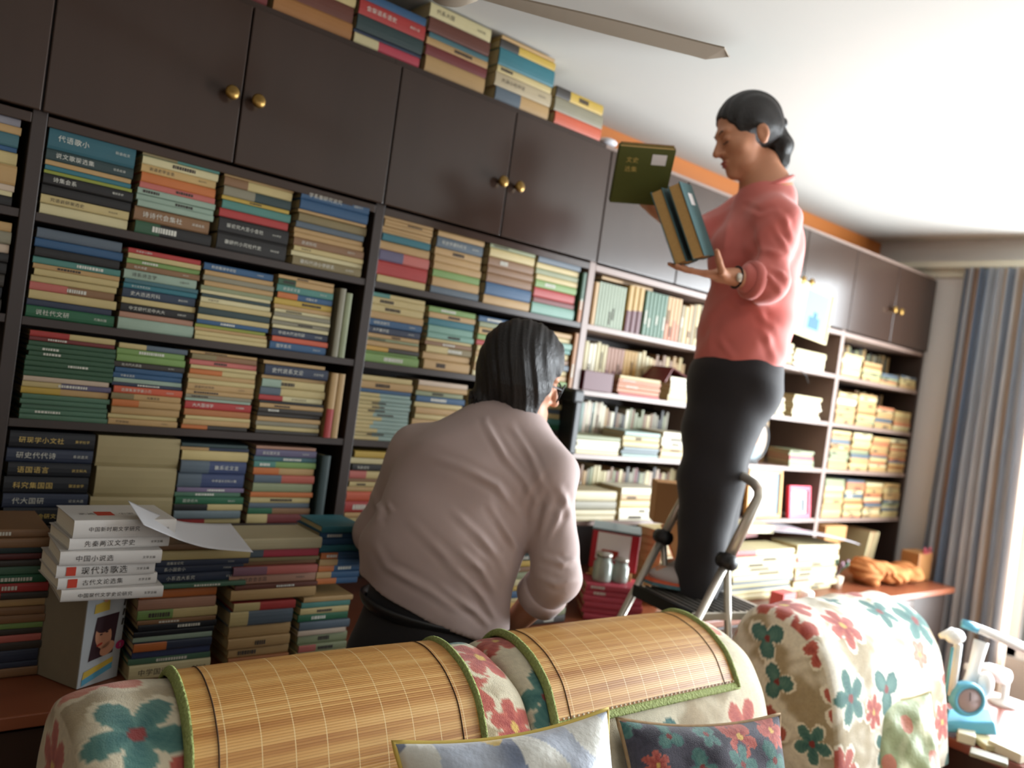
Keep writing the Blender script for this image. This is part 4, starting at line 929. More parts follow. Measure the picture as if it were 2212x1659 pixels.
    sobj('hair', hs, .0045, hairm, r, o, hf)
    # strands flicking over the collar
    m = MB(); rr = random.Random(3)
    for i in range(46):
        u = i/45; px = 1018+u*150; b_ = A_(px, 850+18*math.sin(u*3)+rr.uniform(-6, 6), 2.085+.03*abs(u-.5)); e_ = A_(px-8+rr.uniform(-12, 14), 884+rr.uniform(-8, 20)-(18 if u < .15 else 0), 2.055+.03*abs(u-.5))
        m.tube([b_, (b_+e_)/2+A(VF)*-.006, e_], [.006, .0045, .0008], hairm, 5)
    o2 = m.build('hair_strands', r); o2.location = -org
    # glasses
    m = MB(); c = HP(.034, .104, -.004); fx = HM[0]*.96-HM[1]*.25
    m.tube([Vector(c+fx*.027*math.cos(a)+HM[2]*.024*math.sin(a)) for a in [2*math.pi*i/26 for i in range(27)]], .0022, black, 6, cap=False)
    c2 = HP(-.034, .104, -.004); fx2 = HM[0]*.96+HM[1]*.25
    m.tube([Vector(c2+fx2*.027*math.cos(a)+HM[2]*.024*math.sin(a)) for a in [2*math.pi*i/26 for i in range(27)]], .0022, black, 6, cap=False)
    m.tube([HP(.008, .109, .0), HP(0, .112, .004), HP(-.008, .109, 0)], .002, black, 6); m.tube([HP(.060, .096, .004), HP(.078, .03, .0), HP(.084, -.02, -.006)], .002, black, 6); m.tube([HP(-.060, .096, .004), HP(-.078, .03, .0), HP(-.084, -.02, -.006)], .002, black, 6)
    g = m.build('glasses', r); g.location = -org
build_man()

# ------------------------------------------------------------------ the woman on the ladder
def build_woman():
    A_ = lambda px, py, k: A(at(px, py, k)); R_, U_, F_ = A(VR), A(VU), A(VF)
    UP = np.array([0, 0, 1.0])
    k0 = 2.62
    org = at(1510, 1290, k0); org.z = PLZ+.012
    r = empty('person', org, 'person in a coral pink blouse and black trousers on the step ladder, holding old volumes', 'person'); o = A(org)
    hc = A_(1614, 294, k0); fwd = -R_*.93-UP*.26-F_*.12; up = UP*.95-R_*.24
    hp, HP, HM = head_prims(hc, fwd, up, 1.04)
    neck1 = A_(1650, 355, k0+.01); neck0 = A_(1655, 418, k0+.02); Ls = A_(1676, 480, k0-.11); Rs = A_(1612, 462, k0+.19); chest = A_(1640, 540, k0+.03); wst = A_(1618, 680, k0+.02); hip = A_(1590, 800, k0+.02)
    Le = A_(1660, 612, k0-.17); Lw = A_(1584, 598, k0-.21); Re = A_(1500, 515, k0+.10); Rw = A_(1418, 452, k0-.02)
    kl = A_(1535, 1040, k0-.02); kr = A_(1548, 1030, k0+.11); al = A_(1502, 1262, k0-.02); ar = A_(1520, 1256, k0+.12)
    # near hand under the two volumes, far hand under the green one
    hL = hand_prims(Lw, -R_*.97+U_*.12+F_*.06, U_*.95-F_*.1, U_*.2-F_*.9, 1.0, (.10, .12, .14, .2), (1.0, 1.5), .10)
    hR = hand_prims(Rw, -R_*.80+U_*.55, -F_*.2+U_*.85, -F_*.9, .98, (.45, .5, .5, .55), (.8, .5))
    body = hp+[rc(neck1-U_*.0, neck0, .049, .054, .03), rc(neck0, chest, .075, .105, .06), fc(chest, wst, .125, .115, F_*.9+R_*.3, .9, .05), rc(wst, hip, .115, .135, .05), rc(neck0, Ls, .05, .05, .05), rc(neck0, Rs, .05, .05, .05),
          rc(Ls, Le, .046, .038, .03), rc(Le, Lw, .038, .025, .02), rc(Rs, Re, .046, .038, .03), rc(Re, Rw, .038, .025, .02), rc(hip, kl, .095, .058, .04), rc(hip, kr, .095, .058, .04), rc(kl, al, .055, .036, .02), rc(kr, ar, .055, .036, .02)]+hL+hR
    toe = -R_*.9+F_*.2; toe[2] = 0; toe /= np.linalg.norm(toe)
    for a_ in (al, ar):
        b0 = np.array([a_[0], a_[1], PLZ+.045]); body += [rc(a_, b0, .036, .034, .02), rc(b0, b0+toe*.11, .034, .026, .02)]
    sobj('body', body, .0042, skin, r, o)
    def fold(V, N):
        x, y, z = (V-o)@R_, (V-o)@F_, (V-o)@U_
        s1 = creases(V, o, [([(1621, 475), (1630, 540), (1626, 596)], 8, -.008), ([(1674, 450), (1700, 480), (1716, 530)], 7, .006), ([(1664, 480), (1690, 520), (1712, 560)], 6, .005), ([(1641, 585), (1665, 600), (1695, 640)], 7, .007), ([(1630, 535), (1670, 545), (1712, 556)], 7, .006), ([(1655, 575), (1690, 590), (1708, 612)], 6, .005), ([(1580, 455), (1570, 500), (1558, 560)], 7, .004), ([(1640, 700), (1660, 735), (1680, 790)], 8, .006), ([(1545, 720), (1565, 750), (1590, 780)], 7, .005), ([(1560, 640), (1600, 660), (1660, 650)], 8, .006), ([(1620, 640), (1650, 690), (1686, 720)], 8, .005), ([(1600, 440), (1640, 455), (1680, 440)], 6, -.005), ([(1530, 660), (1535, 720), (1530, 780)], 7, .004)])
        return s1+.0025*np.sin(z*52-x*38+2*np.sin(y*20+z*9))-.001
    bl = [rc(neck0-U_*.03, chest, .085, .118, .06), fc(chest, wst, .130, .128, F_, .95, .06), rc(wst, A_(1602, 745, k0+.02), .130, .134, .05), rc(A_(1602, 745, k0+.02), A_(1592, 782, k0+.02), .134, .130, .04), rc(neck0-U_*.02, Ls, .058, .068, .06), rc(neck0-U_*.02, Rs, .058, .066, .06),
          rc(Ls, Le, .062, .054, .05), rc(Le, Le+(Lw-Le)*.45, .056, .050, .03), rc(Rs, Re, .064, .058, .05), rc(Re, Re+(Rw-Re)*.35, .056, .050, .03), rc(A_(1583, 545, k0-.02), A_(1580, 560, k0-.02), .065, .06, .07),
          ('e', A_(1592, 868, k0), A((.3, .3, .098)), np.stack([R_*.99-U_*.05, F_, U_*.99+R_*.05]), .008, True)]
    sobj('blouse', bl, .0045, blousem, r, o, fold)
    m = MB(); cu = Vector(neck1-neck0).normalized(); q1 = Vector(R_); q1 = (q1-cu*q1.dot(cu)).normalized(); q2 = cu.cross(q1); cpt = Vector(neck0)+cu*.016
    m.tube([cpt+q1*math.cos(a)*.072+q2*math.sin(a)*.072+cu*.016*math.cos(a) for a in [2*math.pi*i/28 for i in range(29)]], .023, blousem, 10, cap=False, flat=.5); o2 = m.build('collar', r); o2.location = -org
    d = Vector(Lw-Le).normalized(); p = Vector(Le)+Vector(Lw-Le)*.42; m = MB(); m.tube([p-d*.01, p, p+d*.02, p+d*.024], [.052, .057, .056, .046], blousem, 24); o2 = m.build('cuff', r); o2.location = -org
    m = MB(); p = Vector(Le)+Vector(Lw-Le)*.90; q1 = d.orthogonal().normalized(); q2 = d.cross(q1)
    m.tube([p+q1*math.cos(a)*.029+q2*math.sin(a)*.029 for a in [2*math.pi*i/22 for i in range(23)]], .006, black, 8, cap=False, flat=.5)
    m.ball(tuple(p-Vector(F_)*.03-Vector(U_)*.004), (.014, .008, .014), steel); o2 = m.build('wristwatch', r); o2.location = -org
    tr = [rc(A_(1598, 790, k0+.02), hip-U_*.02, .122, .138, .04), rc(hip-U_*.04, A_(1556, 930, k0-.0), .125, .105, .06), rc(hip-U_*.04, A_(1558, 930, k0+.10), .12, .10, .06), rc(A_(1550, 930, k0), kl, .105, .092, .05), rc(A_(1555, 930, k0+.10), kr, .10, .085, .05),
          rc(kl, A_(1508, 1235, k0-.02), .092, .072, .04), rc(kr, A_(1532, 1235, k0+.06), .088, .072, .04), rc(A_(1512, 1235, k0-.02), A_(1506, 1266, k0-.02), .07, .066, .02), rc(A_(1528, 1235, k0+.12), A_(1524, 1262, k0+.12), .066, .06, .02)]
    sobj('trousers', tr, .006, trousm, r, o, lambda V, N: .0035*np.sin(V[:, 2]*32+V[:, 0]*25+2*np.sin(V[:, 1]*20))*np.sin(V[:, 2]*13+1))
    for a_, nm in ((al, 'shoe'), (ar, 'shoe')):
        b0 = np.array([a_[0], a_[1], PLZ+.013]); m = MB(); M_ = frame(b0, tuple(toe), tuple(np.cross(UP, toe)), (0, 0, 1))
        prof = [(-.06, .030), (-.03, .036), (.03, .040), (.09, .044), (.13, .038), (.155, .02)]
        for z0, z1, mm, g_ in ((0, .010, solem, 1.04), (.010, .018, orgm, 1.0)):
            vs = []; 
            for (x, w_) in prof: vs += [(x, -w_*g_, z0), (x, w_*g_, z0), (x, -w_*g_, z1), (x, w_*g_, z1)]
            fs = []
            for i in range(len(prof)-1):
                a = 4*i; b = a+4; fs += [(a, a+1, b+1, b), (a+2, b+2, b+3, a+3), (a, b, b+2, a+2), (a+1, a+3, b+3, b+1)]
            fs += [(0, 2, 3, 1), (4*len(prof)-4, 4*len(prof)-3, 4*len(prof)-1, 4*len(prof)-2)]; m.add(vs, fs, mm, False, M_)
        m.ball((.035, 0, .030), (.112, .042, .034), shoem, M_, 20, 12); m.ball((-.02, 0, .052), (.045, .036, .034), shoem, M_, 20, 12)
        o2 = m.build('shoe', r); o2.location = -org
    # hair pulled back, pony tail
    hs = [el(HP(0, -.018, .040), A((.081, .102, .092))*1.04, HM, .01), el(HP(0, -.05, .005), A((.070, .060, .055))*1.04, HM, .02), el(HP(0, .110, -.030), A((.088, .082, .110))*1.04, HM, .006, True), el(HP(.085, .0, -.040), A((.03, .045, .045))*1.04, HM, .006, True), el(HP(-.085, .0, -.040), A((.03, .045, .045))*1.04, HM, .006, True), el(HP(0, -.03, -.115), A((.08, .09, .05)), HM, .006, True)]
    pt = [rc(HP(0, -.100, .015), A_(1682, 292, k0), .014, .024, .008), rc(A_(1682, 292, k0), A_(1690, 315, k0), .026, .031, .012), rc(A_(1690, 315, k0), A_(1684, 352, k0), .031, .026, .015), rc(A_(1684, 352, k0), A_(1674, 390, k0), .026, .013, .015)]
    hf = lambda V, N: .0016*np.sin(((V-hc)@HM[0])*300+3*np.sin(((V-hc)@HM[2])*20))
    sobj('hair', hs+pt, .004, hairm, r, o, hf)
    m = MB(); c = Vector(HP(0, -.118, .012)); m.ball(tuple(c), (.017, .017, .02), black); o2 = m.build('hair_tie', r); o2.location = -org
    sobj('lips', [el(HP(0, .094, -.0625), A((.021, .006, .005)), HM, .004), el(HP(0, .0925, -.073), A((.017, .006, .0055)), HM, .004)], .0022, lipm, r, o)
    m = MB()
    for q in (-1, 1):
        m.tube([HP(q*.018, .088, -.010), HP(q*.030, .0905, -.0135), HP(q*.043, .082, -.010)], .0016, hairm, 6); m.tube([HP(q*.012, .091, .020), HP(q*.030, .0875, .025), HP(q*.046, .075, .020)], [.002, .003, .001], hairm, 6)
    o2 = m.build('brows_and_lashes', r); o2.location = -org
    # small brown label etc. are on the volumes themselves
    return Lw, Rw
build_woman()

# ------------------------------------------------------------------ the volumes she holds
cloth_t = mat('teal_grey_book_cloth', rgb(74, 104, 106), .75, .25, bump=.2, bscale=500); cloth_g = mat('olive_green_book_cloth', rgb(84, 88, 40), .75, .25, bump=.2, bscale=500); cloth_b = mat('brown_book_cloth', rgb(132, 100, 66), .75, .25)
oldpage = mat('yellowed_page_edges', rgb(196, 160, 104), .9, .1, var=.12, vscale=150)
label_w = mat('white_paper_label', rgb(226, 222, 222), .6, .3)
def held(corner, Up, Tt, W_, h_, t_, w_, cover, label, lab_at=None, group=None, letters=False):
    u = Vector(Up).normalized(); t = Vector(Tt); t = (t-u*t.dot(u)).normalized(); ww = Vector(W_); ww = (ww-u*ww.dot(u)-t*ww.dot(t)).normalized()
    r = empty('book', corner, label, 'book', group); r.matrix_world = frame(corner, t, ww, u)
    m = MB(); m.box((.003, .003, .004), (t_-.003, w_-.004, h_-.004), oldpage); m.build('page_block', r)
    m = MB(); m.box((0, 0, 0), (.003, w_, h_), cover); m.box((t_-.003, 0, 0), (t_, w_, h_), cover); m.box((0, w_-.003, 0), (t_, w_+.001, h_), cover); m.build('cover', r, bevel=.0008)
    if lab_at: m = MB(); m.box((t_, lab_at[0], lab_at[1]), (t_+.0006, lab_at[0]+.05, lab_at[1]+.036), label_w); m.build('paper_label', r)
    return r
# fore-edges towards us, covers turned to the right
upv = (at(1465, 388, 2.40)-at(1517, 541, 2.40)); Tt = VR*.90-VF*.42; Wv = VF*.90+VR*.42
held(at(1496, 562, 2.365), upv, Tt, Wv, .222, .036, .15, cloth_t, 'teal-grey cloth volume with a white label, held upright on the palm nearest her chest', (.06, .155))
held(at(1458, 574, 2.385), upv, Tt, Wv, .222, .036, .15, cloth_t, 'teal-grey cloth volume held beside the labelled one, farther from her chest', None)
# green volume and the brown one behind it, tipped towards us
uu = VU*.80-VF*.60; nn = -VF*.80-VU*.60
def heldflat(corner, X, Y, Z, sx, sy, sz, cover, label, lab=None):
    r = empty('book', corner, label, 'book'); r.matrix_world = frame(corner, X, Y, Z)
    m = MB(); m.box((.003, .003, .003), (sx-.003, sy-.003, sz-.003), oldpage); m.build('page_block', r)
    m = MB(); m.box((0, 0, 0), (sx, .003, sz), cover); m.box((0, sy-.003, 0), (sx, sy, sz), cover); m.box((-.001, 0, 0), (.003, sy, sz), cover); m.build('cover', r, bevel=.0008)
    if lab:
        m = MB(); m.box((sx*.60, -.0006, sz*.72), (sx*.86, 0, sz*.90), label_w); m.build('paper_label', r)
        m = MB(); write(m, '文史', sx*.14, sz*.78, .018, inkg, -.0006); write(m, '选集', sx*.14, sz*.62, .018, inkg, -.0006); m.build('lettering', r)
    return r
X = (VR*.99-VU*.05+VF*.1).normalized(); Yv = -nn; Yv = (Yv-X*Yv.dot(X)).normalized(); Zv = X.cross(Yv)
c0 = at(1318, 437, 2.50)
heldflat(c0, X, Yv, Zv, .165, .024, .175, cloth_g, 'olive green cloth volume with a small white label, held out at arm\'s length', True)
heldflat(c0+Yv*.0245+X*.01, X, Yv, Zv, .16, .022, .172, cloth_b, 'brown volume held flat against the back of the olive green one')

# ------------------------------------------------------------------ ladder platform
m = MB(); n_ = Vector((lean.x, lean.y, 0)).normalized(); f_ = zj-PLZ; a = LJ+lean*f_; b_ = RJ+lean*f_; L = (b_-a).length
M_ = frame(a, side, -n_, Vector((0, 0, 1)))
m.box((.012, -.02, -.024), (L-.012, .30, 0), steel, M_); lpart(m, 'platform', bevel=.003)
m = MB()
for q in range(12): m.box((.02, -.012+q*.025, .0002), (L-.02, -.004+q*.025, .003), black, M_)
lpart(m, 'platform_tread')
m = MB(); m.box((.01, -.026, -.032), (L-.01, -.0205, .004), black, M_); lpart(m, 'platform_edge')
m = MB()
for a in (LF, RF, LB, RB): m.tube([(a.x, a.y, .0), (a.x, a.y, .03)], .021, black, 12)
lpart(m, 'rubber_feet')

# ------------------------------------------------------------------ side table with things on it, by the armchair
tblm = mat('mahogany_table_top', rgb(120, 62, 50), .3, .5, var=.15, vscale=5)
tx0, tx1, ty0, ty1, tz = 2.845, 3.55, -1.75, -1.0, .50
r = empty('side_table', ((tx0+tx1)/2, (ty0+ty1)/2, 0), 'reddish brown side table crowded with small things beside the armchair', 'table'); org = r.location.copy()
m = MB(); m.box((tx0, ty0, tz-.03), (tx1, ty1, tz), tblm); o = m.build('table_top', r, bevel=.004); o.location = -org
m = MB(); m.box((tx0+.03, ty0+.03, tz-.12), (tx1-.03, ty1-.03, tz-.0305), wood_frame); o = m.build('apron', r); o.location = -org
for x in (tx0+.04, tx1-.08):
    for y in (ty0+.04, ty1-.08): m = MB(); m.box((x, y, 0), (x+.04, y+.04, tz-.1205), wood_frame); o = m.build('leg', r, bevel=.003); o.location = -org
def on(px, py, z):  # picture point dropped onto the height z
    d = at(px, py, 1)-Vector(CAM); t = (z-CAM[2])/d.z; return Vector(CAM)+d*t
b = on(2092, 1590, tz)
r = empty('toy_appliance', (b.x, b.y, tz), 'white and light blue plastic appliance with round dial and raised arm on side table', 'appliance')
kk = (b-Vector(CAM)).dot(VF); sc_ = kk/FPX
def L3(px, py, dk=0): return tuple(at(px, py, kk+dk)-b)
m = MB(); m.add([L3(2040, 1560, -.03), L3(2150, 1560, -.03), L3(2155, 1590, -.03), L3(2035, 1582, -.03), L3(2050, 1530, .05), L3(2140, 1530, .05), L3(2150, 1570, .06), L3(2045, 1560, .06)],
      [(0, 1, 2, 3), (4, 7, 6, 5), (0, 4, 5, 1), (1, 5, 6, 2), (2, 6, 7, 3), (3, 7, 4, 0)], blue_pl); m.build('base', r, bevel=.006)
M_ = frame(L3(2090, 1510, -.02), VR, VU, -VF)
m = MB(); m.lathe([(0, -.02), (.052, -.02), (.056, 0), (.05, .014), (.040, .016), (.040, .010), (0, .010)], blue_pl, M_, 32); m.build('dial_ring', r)
m = MB(); m.lathe([(0, .0105), (.0385, .0105), (.036, .014), (0, .015)], mat('grey_pink_dial_face', rgb(170, 150, 150), .5, .4), M_, 32); m.box((-.001, 0, .0152), (.001, .026, .0165), ink, M_); m.build('dial_face', r)
m = MB(); m.tube([L3(2052, 1500, .0), L3(2062, 1445, .0), L3(2070, 1390, .0)], [.022, .020, .018], white_pl, 12, flat=.6); m.tube([L3(2043, 1500, -.018), L3(2058, 1398, -.012)], .005, blue_pl, 8); m.build('post', r)
m = MB(); m.ball(L3(2062, 1374, -.01), (.040, .03, .024), white_pl); m.tube([L3(2030, 1374, -.01), L3(2060, 1368, -.01)], [.008, .02], white_pl, 10); m.build('head', r)
m = MB(); m.tube([L3(2086, 1350, .06), L3(2120, 1360, .05), L3(2240, 1412, -.0)], [.014, .016, .02], white_pl, 12, flat=.7); m.tube([L3(2078, 1346, .062), L3(2112, 1358, .052)], [.0155, .017], blue_pl, 12, flat=.72); m.build('raised_arm', r)
m = MB(); m.tube([L3(2120, 1385, .05), L3(2105, 1440, .04), L3(2095, 1480, .03)], [.022, .018, .022], white_pl, 12); m.ball(L3(2128, 1478, .02), (.03, .025, .04), white_pl); m.build('strut', r)
# small white things around it
r6 = random.Random(12)
b = on(2010, 1512, tz)
m = MB(); m.ball((b.x, b.y, tz+.022), (.055, .035, .022), white_pl); m.tube([(b.x-.03, b.y, tz+.03), (b.x+.05, b.y+.01, tz+.07)], [.015, .02], white_pl, 10)
tag(m.build('computer_mouse'), 'white rounded plastic gadget at the far corner of the side table', 'gadget')
b = on(2035, 1575, tz); r = empty('headphones', (b.x, b.y, tz), 'dark headphones lying at the near edge of the side table', 'headphones')
m = MB(); m.tube([(.06*math.cos(a), .02+.03*math.sin(a)*.4, .008+.075*math.sin(a)) for a in [math.pi*i/14 for i in range(15)]], .007, black, 8); m.build('headband', r)
for s_ in (-1, 1): m = MB(); m.ball((s_*.06, .02, .028), (.014, .026, .027), black); m.build('ear_cup', r)
for q, (px, py, c, sx, sy, h, lb) in enumerate(((2085, 1600, 'wh', .07, .05, .03, 'white packet in front of the blue dial'), (2130, 1612, 'wc', .09, .06, .02, 'cream packet in front of the blue appliance base'), (2180, 1632, 'wh', .10, .07, .03, 'white packet at the right edge of the side table'), (2135, 1640, 'gy', .10, .06, .012, 'grey booklet near the table edge'))):
    b = on(px, py, tz); m = MB(); m.box((-sx/2, -sy/2, 0), (sx/2, sy/2, h), pmat(c), T(b.x, b.y, tz+.0005) @ Rz(.4+q*.5)); tag(m.build('packet', bevel=.003), lb + ' on the side table', 'packet')
b = on(2000, 1440, tz)
r = empty('desk_fan', (3.42, -1.10, tz), 'white rounded plastic lamp head lying behind the blue appliance', 'lamp')
m = MB(); m.tube([(0, 0, .10), (-.06, .04, .115), (-.14, .09, .125)], [.028, .03, .012], white_pl, 14); m.build('lamp_head', r)
m = MB(); m.lathe([(0, 0), (.05, 0), (.045, .012), (.012, .02), (.011, .09), (0, .09)], white_pl); m.build('lamp_stand', r)

# heap of cloth at the far end of the low cabinet
rcl = random.Random(9); prm = [el((4.05+rcl.random()*.48, -.16-rcl.random()*.10, .690+rcl.random()*.05), (.05+.06*rcl.random(), .06, .030+.02*rcl.random()), None, .03) for _ in range(12)]
clm = mat('orange_brown_cloth', rgb(168, 108, 62), .85, .2, var=.35, vscale=12)
oc = sobj('cloth_bundle', prm, .006, clm, None, (0, 0, 0), lambda V, N: .006*np.sin(V[:, 0]*70+4*np.sin(V[:, 2]*50+V[:, 0]*20))+.004*np.sin(V[:, 2]*120+V[:, 1]*60))
tag(oc, 'crumpled heap of orange-brown cloth on the low cabinet near the curtain', 'cloth')
# ------------------------------------------------------------------ books
def book_geo(mb, w, t, d, cols, M, rnd, title=0, upright=False, pages=None, simple=False):
    """a book lying flat: spine along x in the plane y=0 facing -y, thickness t along z, depth d"""
    pages = pages or page
    c0 = cols[0]; c1 = cols[-1]; m0, m1 = pmat(c0), pmat(c1); ct = min(.0022, t*.16)
    if simple:
        sp = w*.4 if c0 != c1 else w
        mb.box((0, 0, 0), (sp, d, t), m0, M)
        if c0 != c1: mb.box((sp, 0, 0), (w, d, t), m1, M)
        return
    # page block, two boards, and a gently rounded spine in one or two colours
    mb.box((.003, .004, ct), (w-.003, d-.004, t-ct), pages, M)
    mb.box((0, .0015, 0), (w, d, ct), m1 if c1 != c0 else m0, M); mb.box((0, .0015, t-ct), (w, d, t), m1 if c1 != c0 else m0, M)
    bulge = min(.004, t*.12); segs = [(0, -.0), (.12, -.7), (.35, -1), (.65, -1), (.88, -.7), (1, 0)]
    cut = [0, w] if c0 == c1 else [0, w*rnd.uniform(.28, .5), w]
    for i in range(len(cut)-1):
        xa, xb = cut[i], cut[i+1]; vs = []
        for q, b in segs: vs += [(xa, .0015+b*bulge, q*t), (xb, .0015+b*bulge, q*t)]
        fs = [(2*j, 2*j+1, 2*j+3, 2*j+2) for j in range(5)]
        n = len(vs); vs += [(xa, .0045, 0), (xb, .0045, 0), (xa, .0045, t), (xb, .0045, t)]
        fs += [(0, 2, 4, 6, 8, 10, n+2, n), (1, n+1, n+3, 11, 9, 7, 5, 3)]
        mb.add(vs, fs, (m0, m1)[min(i, 1)], False, M)
    y = .0015-bulge-.0006
    if title and t > .009:
        c = cols[-1]; lum = sum(PAL[c])
        tm = (inkg if c == 'nk' else inkw) if lum < 330 else ink
        s = min(t*.5, .016); n = title if title > 1 else rnd.randint(4, 8)
        x0 = w*(.1 if c0 == c1 else .5); s = min(s, (w*.55 if c0 == c1 else w*.4)/n/1.1)
        txt = ''.join(rnd.choice(CJK) for _ in range(n))
        write(mb, txt, x0, t*.5, s, tm, y, M=M)
        if c0 == c1 and t > .014: write(mb, ''.join(rnd.choice(CJK) for _ in range(4)), w*.76, t*.5, s*.5, tm, y, M=M)
    elif rnd.random() < .3:
        c = cols[-1]; tm = inkw if sum(PAL[c]) < 330 else ink
        x = w*rnd.uniform(.06, .5); h = t*.22; x1 = x + w*rnd.uniform(.15, .35)
        while x < x1:
            ww = rnd.uniform(.0025, .006); mb.quad([M @ Vector(p) for p in ((x, y, t*.5-h), (x+ww, y, t*.5-h), (x+ww, y, t*.5+h), (x, y, t*.5+h))], tm); x += ww+.0016

ORD = ['zeroth', 'top', 'second', 'third', 'fourth', 'fifth', 'sixth', 'seventh', 'eighth', 'ninth', 'tenth', 'eleventh', 'twelfth', 'thirteenth', 'fourteenth', 'fifteenth', 'sixteenth', 'seventeenth', 'eighteenth', 'nineteenth', 'twentieth']
SORD = ['', 'first', 'second', 'third', 'fourth', 'fifth', 'sixth']
BAY = {0: 'bay cut off by the frame', 1: 'bay above white stack', 2: 'bay behind the man', 3: 'bay behind the woman', 4: 'bay with framed photos', 5: 'bay by the curtain'}
SHELF = {1: 'top shelf', 2: 'second shelf', 3: 'third shelf', 4: 'bottom shelf'}
CTOP = {1: 'brown stack at the frame edge', 2: 'first pile above brass knobs', 3: 'red-green pile', 4: 'pile under the lettered spine', 5: 'blue-toned pile', 6: 'shortest pile'}
CPILE = {1: 'dim pile beside the photo-pasted box', 3: 'navy pile under the loose sheet', 4: 'pile right of the photo-pasted box', 5: 'pile with off-white top book', 6: 'tan pile nearest the bamboo mat',
 7: 'blue set beside the man', 8: 'green-grey pile by man\'s trousers', 9: 'pile seen under the man\'s arm', 10: 'pile behind the man\'s cuff', 11: 'crimson bundle', 12: 'pale pile behind the ladder',
 13: 'big white pile behind the armchair', 14: 'white pile under the grey folder'}
